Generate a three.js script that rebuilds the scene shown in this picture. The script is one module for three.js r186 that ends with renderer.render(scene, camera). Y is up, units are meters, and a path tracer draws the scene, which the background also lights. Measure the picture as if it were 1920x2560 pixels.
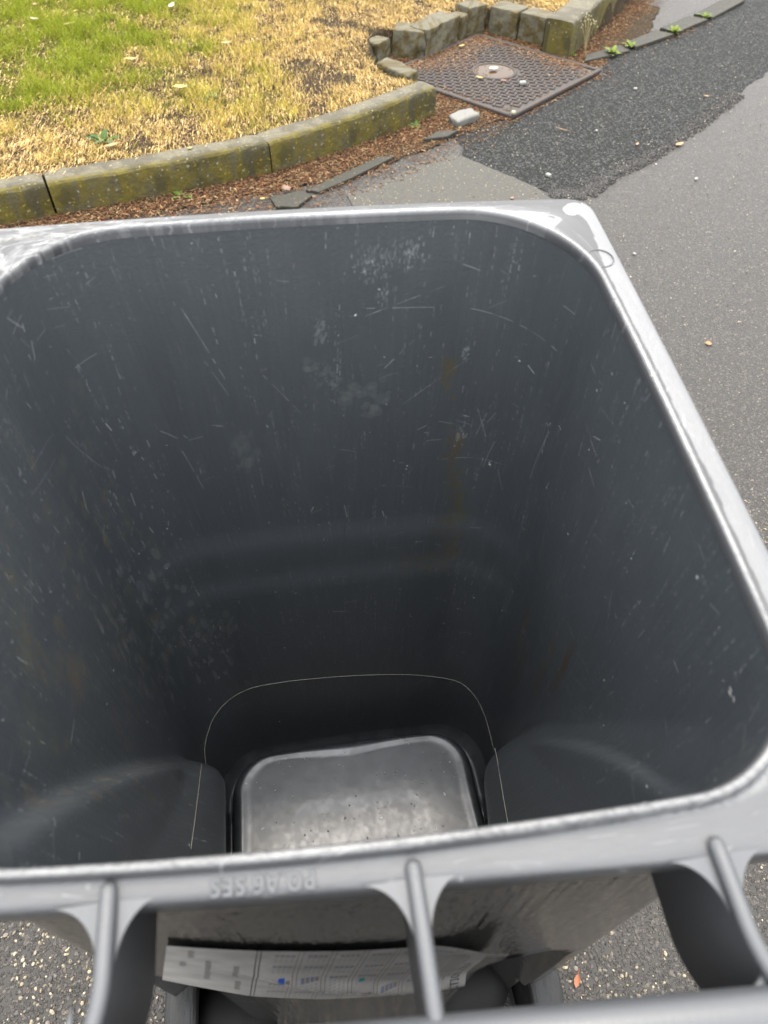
import * as THREE from 'three';
import { mergeGeometries, toCreasedNormals } from 'three/addons/utils/BufferGeometryUtils.js';
import { FontLoader } from 'three/addons/loaders/FontLoader.js';
import { TextGeometry } from 'three/addons/geometries/TextGeometry.js';

// ---------------------------------------------------------------- camera, sky, sun, exposure
const scene = new THREE.Scene();
const camera = new THREE.PerspectiveCamera(71.738, 0.75, 0.02, 600);
camera.position.set(-0.0256, 1.4001, 0.3837);
camera.setRotationFromMatrix(new THREE.Matrix4().makeBasis(
  new THREE.Vector3(0.989346, 0.01922, 0.144311),
  new THREE.Vector3(0.098659, 0.640411, -0.76167),
  new THREE.Vector3(-0.107058, 0.767792, 0.631691)));
camera.focus = 1.2; camera.userData.fStop = 6.3;
scene.add(camera);

const renderer = new THREE.WebGLRenderer({ antialias: true });
renderer.setSize(768, 1024);
renderer.toneMapping = THREE.LinearToneMapping;
renderer.toneMappingExposure = 5;
renderer.shadowMap.enabled = true;

{ // even overcast sky, brighter towards the zenith
  const w = 64, h = 64, d = new Float32Array(w * h * 4);
  for (let j = 0; j < h; j++) {
    const e = Math.max(0, Math.sin(((j + 0.5) / h - 0.5) * Math.PI));
    const l = 1.5 * (0.36 + 0.64 * e);
    for (let i = 0; i < w; i++) d.set([l * 0.985, l, l * 1.025, 1], (j * w + i) * 4);
  }
  const t = new THREE.DataTexture(d, w, h, THREE.RGBAFormat, THREE.FloatType);
  t.mapping = THREE.EquirectangularReflectionMapping; t.magFilter = t.minFilter = THREE.LinearFilter; t.needsUpdate = true;
  scene.background = t; scene.environment = t;
}
const sun = new THREE.DirectionalLight(0xfff3e2, 1.3);
sun.position.set(0.15, 5.6, -2.5); sun.castShadow = true; sun.shadow.radius = 36;
Object.assign(sun.shadow.camera, { left: -6, right: 6, top: 6, bottom: -6, near: 0.5, far: 30 });
sun.shadow.mapSize.set(2048, 2048);
scene.add(sun, sun.target);

// ---------------------------------------------------------------- helpers
function rng(a) { return () => { a |= 0; a = a + 0x6D2B79F5 | 0; let t = Math.imul(a ^ a >>> 15, 1 | a); t = t + Math.imul(t ^ t >>> 7, 61 | t) ^ t; return ((t ^ t >>> 14) >>> 0) / 4294967296; }; }
const lerp = (a, b, t) => a + (b - a) * t, clamp = (x, a = 0, b = 1) => Math.min(b, Math.max(a, x));
const sstep = (a, b, x) => { const t = clamp((x - a) / (b - a)); return t * t * (3 - 2 * t); };
const hash2 = (i, j, s = 0) => { let n = Math.imul(i, 374761393) + Math.imul(j, 668265263) + Math.imul(s, 974711) | 0; n = Math.imul(n ^ n >>> 13, 1274126177); return ((n ^ n >>> 16) >>> 0) / 4294967296; };
function noise(x, y, s = 0) {
  const i = Math.floor(x), j = Math.floor(y), u = x - i, v = y - j, a = u * u * (3 - 2 * u), b = v * v * (3 - 2 * v);
  return lerp(lerp(hash2(i, j, s), hash2(i + 1, j, s), a), lerp(hash2(i, j + 1, s), hash2(i + 1, j + 1, s), a), b);
}
const fbm = (x, y, s = 0, o = 4) => { let f = 0, a = 0.5, n = 0; for (let k = 0; k < o; k++) { f += a * noise(x, y, s + k * 17); n += a; a *= 0.5; x *= 2.03; y *= 2.03; } return f / n; };
const srgb = (l) => Math.round(255 * (l <= 0.0031308 ? 12.92 * l : 1.055 * Math.pow(Math.min(1, l), 1 / 2.4) - 0.055));
const css = (r, g, b, a = 1) => `rgba(${srgb(r)},${srgb(g)},${srgb(b)},${a})`;
const lin = (r, g, b) => new THREE.Color().setRGB(r, g, b);
const used = new Map();
function numbered(n) { const k = used.get(n) ?? 0; used.set(n, k + 1); return k ? `${n}_${String(k).padStart(3, '0')}` : n; }
function shade(o) { o.castShadow = o.receiveShadow = true; return o; }
function mesh(name, geo, mat, parent = scene) { const m = shade(new THREE.Mesh(geo, mat)); m.name = parent === scene ? numbered(name) : name; parent.add(m); return m; }
function thing(name, label, category, pos = [0, 0, 0], turn = 0, group) {
  const o = new THREE.Group(); o.name = numbered(name); o.position.set(...pos); o.rotation.y = turn; scene.add(o);
  return tag(o, label, category, group);
}
function tag(o, label, category, group) { o.userData.label = label; o.userData.category = category; if (group) o.userData.group = group; return o; }
function kind(o, k, label, category) { o.userData.kind = k; if (label) o.userData.label = label; if (category) o.userData.category = category; return o; }
function canvasTex(w, h, draw, color = true, rep) {
  const c = document.createElement('canvas'); c.width = w; c.height = h; draw(c.getContext('2d'), w, h);
  const t = new THREE.CanvasTexture(c); if (color) t.colorSpace = THREE.SRGBColorSpace;
  t.wrapS = t.wrapT = rep === false ? THREE.ClampToEdgeWrapping : THREE.RepeatWrapping; return t;
}
function grid(nu, nv, f, closeU = false) { // f(u,v) -> {p:[x,y,z], uv:[u,v]}
  const pos = [], uv = [], idx = [];
  for (let j = 0; j <= nv; j++) for (let i = 0; i <= nu; i++) { const r = f(i / nu, j / nv, i, j); pos.push(...r.p); uv.push(...(r.uv ?? [i / nu, j / nv])); }
  for (let j = 0; j < nv; j++) for (let i = 0; i < nu; i++) { const a = j * (nu + 1) + i, b = a + 1, c = a + nu + 1, d = c + 1; idx.push(a, b, d, a, d, c); }
  const g = new THREE.BufferGeometry();
  g.setAttribute('position', new THREE.Float32BufferAttribute(pos, 3)); g.setAttribute('uv', new THREE.Float32BufferAttribute(uv, 2)); g.setIndex(idx);
  g.computeVertexNormals();
  if (closeU) { const n = g.attributes.normal; for (let j = 0; j <= nv; j++) { const a = j * (nu + 1), b = a + nu; const v = new THREE.Vector3(n.getX(a) + n.getX(b), n.getY(a) + n.getY(b), n.getZ(a) + n.getZ(b)).normalize(); n.setXYZ(a, v.x, v.y, v.z); n.setXYZ(b, v.x, v.y, v.z); } }
  return g;
}
const clean = (g) => { const q = g.index ? g.toNonIndexed() : g; for (const k of Object.keys(q.attributes)) if (!['position', 'normal', 'uv'].includes(k)) q.deleteAttribute(k); return q; };
const merge = (list) => mergeGeometries(list.map(clean));
const M4 = (p, r = [0, 0, 0], s = [1, 1, 1]) => new THREE.Matrix4().compose(new THREE.Vector3(...p), new THREE.Quaternion().setFromEuler(new THREE.Euler(...r)), new THREE.Vector3(...s));
function chamferBox(w, h, d, c) { // box with chamfered top edges, base at y = 0
  const s = new THREE.Shape([[-w / 2 + c, -d / 2 + c], [w / 2 - c, -d / 2 + c], [w / 2 - c, d / 2 - c], [-w / 2 + c, d / 2 - c]].map((p) => new THREE.Vector2(...p)));
  const g = new THREE.ExtrudeGeometry(s, { depth: h - 2 * c, bevelEnabled: true, bevelSize: c, bevelThickness: c, bevelSegments: 1, curveSegments: 1 });
  g.translate(0, 0, c).rotateX(-Math.PI / 2); return g;
}
const inPoly = (x, z, P) => { let c = false; for (let i = 0, j = P.length - 1; i < P.length; j = i++) if ((P[i][1] > z) !== (P[j][1] > z) && x < (P[j][0] - P[i][0]) * (z - P[i][1]) / (P[j][1] - P[i][1]) + P[i][0]) c = !c; return c; };
const segDist = (x, z, P, closed) => { let d = 1e9; for (let i = 0; i < P.length - (closed ? 0 : 1); i++) { const [ax, az] = P[i], [bx, bz] = P[(i + 1) % P.length]; const t = clamp(((x - ax) * (bx - ax) + (z - az) * (bz - az)) / ((bx - ax) ** 2 + (bz - az) ** 2)); d = Math.min(d, Math.hypot(x - ax - t * (bx - ax), z - az - t * (bz - az))); } return d; };

// ---------------------------------------------------------------- ground materials
function stonesTexture(seed, metres, px, base, tones, sizes, count, gap) { // crushed stone bound in bitumen: a colour map and a height map
  const k = px / metres, R = rng(seed), list = [];
  for (let n = 0; n < count; n++) {
    const r = lerp(sizes[0], sizes[1], R() ** 1.8) * k / 2, a = R() * 6.283, q = [];
    const m = 5 + Math.floor(R() * 3);
    for (let i = 0; i < m; i++) { const t = (i + 0.6 * R()) / m * 6.283, rr = r * (0.7 + 0.45 * R()); q.push([Math.cos(t) * rr, Math.sin(t) * rr * 0.8]); }
    let x = R(), sum = 0, c = tones[0]; for (const t of tones) { sum += t[3]; if (x < sum) { c = t; break; } }
    list.push({ x: R() * px, y: R() * px, a, q, r, c, l: 0.7 + 0.6 * R(), h: 0.55 + 0.45 * R() });
  }
  const paint = (g, style, back) => {
    g.fillStyle = back; g.fillRect(0, 0, px, px);
    for (const s of list) for (const dx of [-px, 0, px]) for (const dy of [-px, 0, px]) {
      const x = s.x + dx, y = s.y + dy; if (x < -s.r * 2 || y < -s.r * 2 || x > px + s.r * 2 || y > px + s.r * 2) continue;
      style(g, s, x, y);
    }
  };
  const poly = (g, s, x, y, f) => { const c = Math.cos(s.a), d = Math.sin(s.a); g.beginPath(); s.q.forEach(([u, v], i) => { const X = x + f * (u * c - v * d), Y = y + f * (u * d + v * c); i ? g.lineTo(X, Y) : g.moveTo(X, Y); }); g.closePath(); g.fill(); };
  const map = canvasTex(px, px, (g) => paint(g, (g, s, x, y) => { g.fillStyle = css(s.c[0] * s.l, s.c[1] * s.l, s.c[2] * s.l); poly(g, s, x, y, 1); }, css(...base)));
  const bump = canvasTex(px, px, (g) => paint(g, (g, s, x, y) => { const v = Math.round(255 * s.h); g.fillStyle = `rgb(${v * 0.55 | 0},${v * 0.55 | 0},${v * 0.55 | 0})`; poly(g, s, x, y, 1.05); g.fillStyle = `rgb(${v},${v},${v})`; poly(g, s, x, y, 0.62); }, `rgb(${gap},${gap},${gap})`), false);
  for (const t of [map, bump]) t.repeat.set(1 / metres, 1 / metres);
  return { map, bumpMap: bump };
}
const mAsphalt = new THREE.MeshPhysicalMaterial({ ...stonesTexture(11, 1.37, 2048, [0.02, 0.019, 0.018], [[0.043, 0.0385, 0.035, 0.5], [0.058, 0.051, 0.045, 0.29], [0.03, 0.028, 0.026, 0.18], [0.13, 0.11, 0.08, 0.03]], [0.0028, 0.0082], 110000, 40), roughness: 0.5, specularIntensity: 0.36, bumpScale: 0.004 });
const mPatch = new THREE.MeshPhysicalMaterial({ ...stonesTexture(23, 1.1, 1024, [0.007, 0.007, 0.007], [[0.033, 0.0345, 0.0325, 0.5], [0.05, 0.0505, 0.047, 0.3], [0.016, 0.016, 0.016, 0.18], [0.1, 0.09, 0.07, 0.02]], [0.005, 0.013], 22000, 10), roughness: 0.75, specularIntensity: 0.16, bumpScale: 0.006 });
const mConcrete = new THREE.MeshPhysicalMaterial({ ...stonesTexture(31, 0.9, 1024, [0.036, 0.034, 0.03], [[0.036, 0.033, 0.029, 0.55], [0.052, 0.043, 0.029, 0.22], [0.04, 0.038, 0.035, 0.15], [0.15, 0.115, 0.06, 0.08]], [0.003, 0.009], 16000, 60), roughness: 0.6, specularIntensity: 0.25, bumpScale: 0.002 });
const mSoil = new THREE.MeshPhysicalMaterial({ ...stonesTexture(41, 0.8, 1024, [0.02, 0.015, 0.01], [[0.032, 0.023, 0.014, 0.5], [0.05, 0.034, 0.019, 0.3], [0.09, 0.06, 0.03, 0.2]], [0.003, 0.012], 16000, 40), roughness: 0.9, specularIntensity: 0.1, bumpScale: 0.006 });

// ---------------------------------------------------------------- ground sheets
function sheet(name, pts, y, mat, wob = 0.008, seed = 1) { // polygon with a ragged edge, uv in metres
  const out = [];
  for (let i = 0; i < pts.length; i++) {
    const [ax, az] = pts[i], [bx, bz] = pts[(i + 1) % pts.length], L = Math.hypot(bx - ax, bz - az), n = Math.max(1, Math.min(60, Math.round(L / 0.025)));
    for (let k = 0; k < n; k++) { const t = k / n, x = lerp(ax, bx, t), z = lerp(az, bz, t); const w = wob * (2 * fbm(x * 14 + seed, z * 14, seed) - 1) * 2; out.push(new THREE.Vector2(x - w * (bz - az) / L, -(z + w * (bx - ax) / L))); }
  }
  const g = new THREE.ShapeGeometry(new THREE.Shape(out)); g.rotateX(-Math.PI / 2); g.translate(0, y, 0);
  return kind(mesh(name, g, mat), 'structure');
}
{
  const g = new THREE.PlaneGeometry(300, 300); const uv = g.attributes.uv; for (let i = 0; i < uv.count; i++) uv.setXY(i, uv.getX(i) * 300, uv.getY(i) * 300);
  g.rotateX(-Math.PI / 2); kind(mesh('road', g, mAsphalt), 'structure');
}
const patchPts = [[0.802, -2.761], [0.84, -2.86], [0.8, -3.0], [0.9, -3.1], [1.132, -3.11], [1.778, -3.668], [1.9, -3.97], [2.2, -4.15], [2.7, -4.5], [3.2, -4.93], [4.6, -6.1], [5.4, -6.0], [2.72, -3.62], [2.4, -3.33], [2.04, -3.0], [1.64, -2.66], [1.4, -2.51], [1.25, -2.36], [1.1, -2.39]];
sheet('asphalt_patch', patchPts, 0.002, mPatch, 0.009, 3);
sheet('concrete_apron', [[0.26, -2.46], [0.37, -2.52], [0.6, -2.69], [0.74, -2.78], [0.805, -2.765], [1.065, -2.432], [1.1, -2.3], [0.9, -2.1], [0.3, -2.15]], 0.0045, mConcrete, 0.006, 5);
const strip = [[-2.4, -1.9], [-1.07, -2.3], [-0.75, -2.36], [-0.5, -2.4], [-0.1, -2.5], [0.12, -2.56], [0.3, -2.62], [0.5, -2.74], [0.74, -2.88], [0.84, -2.98], [1.12, -3.13], [1.12, -3.4], [0.9, -3.9], [1.3, -4.3], [1.75, -3.7], [1.95, -3.98], [2.3, -4.3], [2.55, -4.75], [2.3, -5.0], [1.6, -4.5], [0.4, -4.2], [-0.5, -2.9], [-2.4, -2.3]];
sheet('gutter_soil', strip, 0.0065, mSoil, 0.015, 7);

// lawn ground, level with the kerb tops
const lawnPoly = [[-7, -0.9], [-2.2, -2.1], [-1.75, -2.235], [-0.9, -2.495], [-0.55, -2.6], [-0.07, -2.79], [0.3, -3.005], [0.69, -3.3], [0.6, -3.42], [0.52, -3.7], [0.56, -4.1], [0.68, -4.09], [0.83, -4.03], [0.98, -4.16], [1.1, -4.32], [1.22, -4.43], [1.36, -4.42], [1.5, -4.3], [1.63, -4.16], [1.77, -4.12], [2.1, -4.55], [2.75, -5.42], [3.6, -6.5], [7, -11], [-7, -11]];
const lawnY = (x, z) => 0.108 + 0.025 * (fbm(x * 3, z * 3, 5) - 0.5) + 0.015 * (noise(x * 17, z * 17, 9) - 0.5) - 0.035 * sstep(0.35, 0.0, Math.hypot(x - 0.6, z + 3.6));
{
  const x0 = -7, x1 = 7, z0 = -11, z1 = -1.6, nx = 280, nz = 190;
  const g = grid(nx, nz, (u, v) => { const x = lerp(x0, x1, u), z = lerp(z1, z0, v), inside = inPoly(x, z, lawnPoly), d = segDist(x, z, lawnPoly, true); return { p: [x, inside || d < 0.05 ? lawnY(x, z) : -0.06, z], uv: [x, z] }; });
  const col = [], P = g.attributes.position; for (let i = 0; i < P.count; i++) { const x = P.getX(i), z = P.getZ(i), o = clamp(Math.max(sstep(2.6, 3.2, Math.abs(x)), sstep(-6.1, -6.6, z))); col.push(lerp(1, 3.2, o), lerp(1, 4.6, o), lerp(1, 1.2, o)); }
  g.setAttribute('color', new THREE.Float32BufferAttribute(col, 3)); const mLawn = mSoil.clone(); mLawn.vertexColors = true;
  kind(mesh('lawn_soil', g, mLawn), 'structure');
}

// ---------------------------------------------------------------- kerbs and setts
const mKerb = (() => {
  const W = 1024, H = 512; // u: 1 m along, v: 0.4 m up the face and over the top
  const draw = (g, bump) => {
    const R = rng(bump ? 5 : 4), im = g.createImageData(W, H);
    for (let y = 0; y < H; y++) for (let x = 0; x < W; x++) {
      const u = x / W, v = 1 - y / H; // v .0-.34 face, .34-.40 chamfer, above: top
      const per = (s, f, fy, o) => { const a = fbm(u * f, v * fy, s, o), b = fbm((u - 1) * f, v * fy, s, o); const t = sstep(0.8, 1, u); return lerp(a, b, t); };
      const big = per(3, 9, 9, 4), streak = per(8, 40, 4, 3), fine = hash2(x, y, 2), mid = per(6, 90, 60, 2), i = (y * W + x) * 4;
      if (bump) { const h = 120 + 60 * (mid - 0.5) + 40 * (fine - 0.5) + 50 * (big - 0.5); im.data[i] = im.data[i + 1] = im.data[i + 2] = clamp(h, 0, 255); im.data[i + 3] = 255; continue; }
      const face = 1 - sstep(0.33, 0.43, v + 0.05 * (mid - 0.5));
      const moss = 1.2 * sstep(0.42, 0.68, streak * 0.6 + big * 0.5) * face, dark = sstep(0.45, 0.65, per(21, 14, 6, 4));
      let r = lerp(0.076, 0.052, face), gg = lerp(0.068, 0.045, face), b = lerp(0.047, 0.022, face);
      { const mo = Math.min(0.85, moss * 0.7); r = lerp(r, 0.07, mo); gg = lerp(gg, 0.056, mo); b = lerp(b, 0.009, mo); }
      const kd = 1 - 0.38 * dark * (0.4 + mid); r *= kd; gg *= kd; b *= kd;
      const f = 0.55 + 0.95 * fine * (0.35 + mid); im.data[i] = srgb(r * f); im.data[i + 1] = srgb(gg * f); im.data[i + 2] = srgb(b * f); im.data[i + 3] = 255;
    }
    g.putImageData(im, 0, 0);
    if (!bump) for (let n = 0; n < 520; n++) { // lichen spots
      const x = R() * W, y = H * (0.45 + 0.5 * R()), r = 1 + 4.5 * R() ** 3; g.fillStyle = R() < 0.45 ? css(0.16, 0.15, 0.12, 0.75) : R() < 0.7 ? css(0.15, 0.11, 0.015, 0.7) : css(0.09, 0.085, 0.03, 0.7);
      for (let q = 0; q < 3; q++) { g.beginPath(); g.ellipse(x + (R() - 0.5) * r * 1.6, y + (R() - 0.5) * r * 1.6, r * (0.4 + 0.5 * R()), r * (0.4 + 0.5 * R()), R() * 3, 0, 6.3); g.fill(); }
    }
  };
  const map = canvasTex(W, H, (g) => draw(g, false)), bumpMap = canvasTex(W, H, (g) => draw(g, true), false);
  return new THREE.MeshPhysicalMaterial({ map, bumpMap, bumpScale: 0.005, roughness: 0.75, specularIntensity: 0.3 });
})();
function kerbStone(pts, h, w, seed, label) { // pts: foot of the face, walked so that the road lies on the left of the walk reversed
  const curve = new THREE.CatmullRomCurve3(pts.map(([x, z]) => new THREE.Vector3(x, 0, z)), false, 'centripetal'), L = curve.getLength(), c = curve.getPoint(0.5);
  const prof = [[0.0, -0.12], [0.0, 0], [0.0, 0.4 * h], [0.001, h - 0.022], [0.004, h - 0.01], [0.011, h - 0.003], [0.018, h - 0.001], [0.5 * w, h + 0.002], [w - 0.012, h + 0.001], [w - 0.003, h - 0.006], [w, h - 0.02], [w, -0.12]];
  const vs = [-0.12, 0, 0.4 * h, h - 0.03, h - 0.014, h - 0.003, h + 0.01, h + 0.06, h + 0.1, h + 0.11, h + 0.12, 2 * h + 0.2];
  const nu = Math.max(14, Math.round(L / 0.02)), R = rng(seed), off = R();
  const ring = (u) => {
    const uu = clamp(u, 0, 1), p = curve.getPointAt(uu), t = curve.getTangentAt(uu), n = new THREE.Vector3(t.z, 0, -t.x); // towards the lawn
    return prof.map(([d, y], k) => { const e = Math.min(uu, 1 - uu) * L, wear = (k > 2 && k < 9) ? 0.004 * sstep(0.02, 0, e) : 0; const q = 0.008 * (fbm(uu * L * 22 + seed * 3, d * 60 + y * 40, seed) - 0.5) * (k > 1 ? 1 : 0); return [p.x + n.x * (d + q + wear * 0.4) - c.x, y - wear + (k > 3 && k < 9 ? q : 0), p.z + n.z * (d + q) - c.z]; });
  };
  const g = grid(nu, prof.length - 1, (u, v, i, j) => ({ p: ring(u)[j], uv: [off + u * L, vs[j] / 0.4] }));
  const caps = [0, 1].map((u) => { const r = ring(u), m = r.length, pos = [], uv = [], idx = [], t = curve.getTangentAt(u).multiplyScalar(u ? 1 : -1); r.forEach((p, k) => { pos.push(...p); uv.push(off + 0.2 + prof[k][0], vs[k] > h ? h * 0.8 / 0.4 : vs[k] / 0.4); }); { const A = new THREE.Vector3(...r[1]).sub(new THREE.Vector3(...r[0])), B = new THREE.Vector3(...r[7]).sub(new THREE.Vector3(...r[0])), fl = A.cross(B).dot(t) > 0; for (let k = 1; k < m - 1; k++) fl ? idx.push(0, k, k + 1) : idx.push(0, k + 1, k); } const q = new THREE.BufferGeometry(); q.setAttribute('position', new THREE.Float32BufferAttribute(pos, 3)); q.setAttribute('uv', new THREE.Float32BufferAttribute(uv, 2)); q.setAttribute('normal', new THREE.Float32BufferAttribute(r.flatMap(() => [t.x, 0, t.z]), 3)); q.setIndex(idx); return q; });
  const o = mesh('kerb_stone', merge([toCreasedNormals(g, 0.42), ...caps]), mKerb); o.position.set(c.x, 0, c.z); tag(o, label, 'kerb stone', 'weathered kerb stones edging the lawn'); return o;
}
kerbStone([[-1.78, -2.12], [-1.4, -2.235], [-0.874, -2.4]], 0.13, 0.115, 1, 'mossy kerb stone at the left edge of the photo beside the bin corner');
kerbStone([[-0.866, -2.403], [-0.46, -2.522], [-0.034, -2.669]], 0.13, 0.115, 2, 'long mossy kerb stone between the two dark kerb joints');
kerbStone([[-0.027, -2.672], [0.37, -2.905], [0.774, -3.2]], 0.132, 0.115, 3, 'mossy kerb stone whose broken end stands beside the white rock and the iron cover');
kerbStone([[1.664, -3.895], [1.82, -4.095], [1.985, -4.325]], 0.18, 0.16, 4, 'kerb stone whose squared end meets the rough setts behind the iron cover');
kerbStone([[1.99, -4.332], [2.3, -4.75], [2.75, -5.36], [3.1, -5.85]], 0.175, 0.16, 5, 'long kerb stone running out of the top right of the photo');

const mSett = (() => {
  const W = 512, draw = (g, bump) => { const im = g.createImageData(W, W); for (let y = 0; y < W; y++) for (let x = 0; x < W; x++) { const u = x / W, v = y / W, i = (y * W + x) * 4, a = fbm(u * 12, v * 12, 51, 5), b = fbm(u * 40, v * 40, 57, 3), f = hash2(x, y, 3); if (bump) { im.data[i] = im.data[i + 1] = im.data[i + 2] = clamp(255 * (0.6 * a + 0.3 * b + 0.1 * f), 0, 255); } else { const m = sstep(0.45, 0.62, a), k = 0.55 + 0.5 * b + 0.35 * f; im.data[i] = srgb(lerp(0.066, 0.05, m) * k); im.data[i + 1] = srgb(lerp(0.06, 0.038, m) * k); im.data[i + 2] = srgb(lerp(0.04, 0.015, m) * k); } im.data[i + 3] = 255; } g.putImageData(im, 0, 0); };
  return new THREE.MeshPhysicalMaterial({ map: canvasTex(W, W, (g) => draw(g, false)), bumpMap: canvasTex(W, W, (g) => draw(g, true), false), bumpScale: 0.01, roughness: 0.7, specularIntensity: 0.3 });
})();
function roughStone(w, h, d, seed, rough, round = 0.009) { // hewn block: a chamfered box with its faces pushed in and out
  const g = new THREE.BoxGeometry(w, h, d, 16, 16, 12), p = g.attributes.position, uv = [], v = new THREE.Vector3();
  for (let i = 0; i < p.count; i++) {
    v.fromBufferAttribute(p, i);
    const hx = w / 2 - round, hy = h / 2 - round, hz = d / 2 - round, c = new THREE.Vector3(clamp(v.x, -hx, hx), clamp(v.y, -hy, hy), clamp(v.z, -hz, hz)), q = v.clone().sub(c);
    if (q.lengthSq() > 0) v.copy(c).add(q.normalize().multiplyScalar(round));
    const s = seed * 7.3, n1 = fbm(v.x * 14 + s, v.y * 14 + v.z * 11, seed, 3) - 0.5, n2 = fbm(v.z * 14 + s, v.y * 14 - v.x * 9, seed + 5, 3) - 0.5, n3 = Math.round(fbm(v.x * 22 + s, v.z * 22 + v.y * 18, seed + 9, 2) * 5) / 5 - 0.5;
    v.x += rough * (n1 + 0.4 * n3) * 1.6; v.z += rough * (n2 + 0.5 * n3) * 1.6; v.y += rough * 0.7 * (n1 - n2);
    p.setXYZ(i, v.x, v.y + h / 2, v.z); uv.push((v.x + v.z) * 2 + seed * 0.37, (v.y + v.z * 0.5) * 2);
  }
  g.setAttribute('uv', new THREE.Float32BufferAttribute(uv, 2)); g.computeVertexNormals(); return g;
}
const coverC = [1.2, -3.7];
function sett(p0, p1, h, d, seed, label, rough = 0.016, name = 'stone_sett') {
  const dx = p1[0] - p0[0], dz = p1[1] - p0[1], L = Math.hypot(dx, dz); let nx = -dz / L, nz = dx / L; const mx = (p0[0] + p1[0]) / 2, mz = (p0[1] + p1[1]) / 2;
  if (nx * (coverC[0] - mx) + nz * (coverC[1] - mz) > 0) { nx = -nx; nz = -nz; }
  const o = mesh(name, roughStone(L + 0.004, h + 0.04, d, seed, rough * 0.75), mSett); o.position.set(mx + nx * d / 2, -0.04, mz + nz * d / 2); o.rotation.y = Math.atan2(-dz, dx);
  return tag(o, label, 'stone sett', 'rough stone setts walling in the iron cover');
}
sett([0.585, -4.06], [0.675, -3.985], 0.105, 0.13, 1, 'small low sett at the left end of the sett row');
sett([0.683, -3.985], [0.85, -3.93], 0.14, 0.13, 2, 'pale rough sett second from the left end of the sett row', 0.022);
sett([0.868, -3.935], [1.095, -4.165], 0.15, 0.13, 3, 'large pale rough sett in the middle of the left row', 0.022);
sett([1.115, -4.2], [1.165, -4.265], 0.13, 0.09, 4, 'narrow upright sett wedged left of the corner sett', 0.01);
sett([1.17, -4.28], [1.295, -4.345], 0.15, 0.12, 5, 'grey sett in the back corner of the walled recess', 0.014);
sett([1.307, -4.335], [1.44, -4.212], 0.145, 0.14, 6, 'squarish brown sett just right of the back corner', 0.016);
sett([1.452, -4.2], [1.56, -4.075], 0.15, 0.14, 7, 'squarish brown sett between its neighbour and the kerb end', 0.014);
sett([1.572, -4.06], [1.655, -3.925], 0.165, 0.1, 8, 'brown sett forming the end face of the right hand kerb', 0.01);

const mPale = new THREE.MeshStandardMaterial({ color: lin(0.065, 0.063, 0.055), roughness: 0.6, bumpMap: mSett.bumpMap, bumpScale: 0.006 });
const mGrey = new THREE.MeshPhysicalMaterial({ map: mConcrete.map, bumpMap: mSett.bumpMap, color: lin(0.72, 0.72, 0.69), bumpScale: 0.004, roughness: 0.6, specularIntensity: 0.15 });
function slab(name, pts, h, y, seed, mat, label, category, group) { // flat stone from an outline, top edge worn round
  const cx = pts.reduce((a, p) => a + p[0], 0) / pts.length, cz = pts.reduce((a, p) => a + p[1], 0) / pts.length, R = rng(seed), o = [];
  for (let i = 0; i < pts.length; i++) { const a = pts[i], b = pts[(i + 1) % pts.length]; for (let k = 0; k < 7; k++) { const t = k / 7, x = lerp(a[0], b[0], t), z = lerp(a[1], b[1], t), s = 1 + 0.1 * (fbm(x * 25, z * 25, seed, 3) - 0.5); o.push(new THREE.Vector2((x - cx) * s, -(z - cz) * s)); } }
  const g = new THREE.ExtrudeGeometry(new THREE.Shape(o), { depth: h, bevelEnabled: true, bevelSize: h * 0.3, bevelThickness: h * 0.3, bevelOffset: -h * 0.3, bevelSegments: 2 });
  g.rotateX(-Math.PI / 2); g.computeVertexNormals();
  const m = mesh(name, g, mat); m.position.set(cx, y, cz); m.rotation.set((R() - 0.5) * 0.04, 0, (R() - 0.5) * 0.04); return tag(m, label, category, group);
}
{ const o = mesh('flat_stone', roughStone(0.2, 0.07, 0.1, 21, 0.012, 0.014), mSett); o.position.set(0.64, 0.035, -3.57); o.rotation.set(0.05, -0.75, -0.06); tag(o, 'flat grey stone lying loose between the kerb end and the sett row', 'stone'); }
{ const o = mesh('white_rock', roughStone(0.135, 0.045, 0.08, 27, 0.016, 0.016), mPale); o.position.set(0.895, 0.0, -3.115); o.rotation.set(0.06, 0.5, 0.03); tag(o, 'pale white rock lying by the near corner of the iron cover', 'rock'); }
slab('gutter_stone', [[0.66, -2.905], [0.74, -2.985], [0.84, -2.985], [0.78, -2.93]], 0.012, 0.006, 4, mGrey, 'thin grey gutter stone in front of the white rock', 'gutter stone', 'flat gutter stones');
slab('gutter_stone', [[0.1, -2.5], [0.44, -2.765], [0.505, -2.755], [0.3, -2.585], [0.15, -2.48]], 0.008, 0.004, 5, mGrey, 'long smooth grey gutter stone lying in the debris beside the concrete', 'gutter stone', 'flat gutter stones');
slab('gutter_stone', [[-0.05, -2.44], [0.08, -2.5], [0.12, -2.45], [0.05, -2.36], [-0.03, -2.37]], 0.008, 0.004, 6, mGrey, 'brownish gutter stone half hidden behind the far rim of the bin', 'gutter stone', 'flat gutter stones');
slab('channel_block', [[1.72, -3.79], [1.77, -3.9], [2.03, -4.06], [2.05, -3.96]], 0.012, 0.004, 7, mGrey, 'flat channel block nearest the corner of the iron cover', 'channel block', 'flat channel blocks along the far edge of the dark asphalt');
slab('channel_block', [[2.1, -4.0], [2.08, -4.09], [2.33, -4.28], [2.42, -4.2]], 0.012, 0.004, 8, mGrey, 'flat channel block second from the iron cover with a grass tuft', 'channel block', 'flat channel blocks along the far edge of the dark asphalt');
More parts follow.
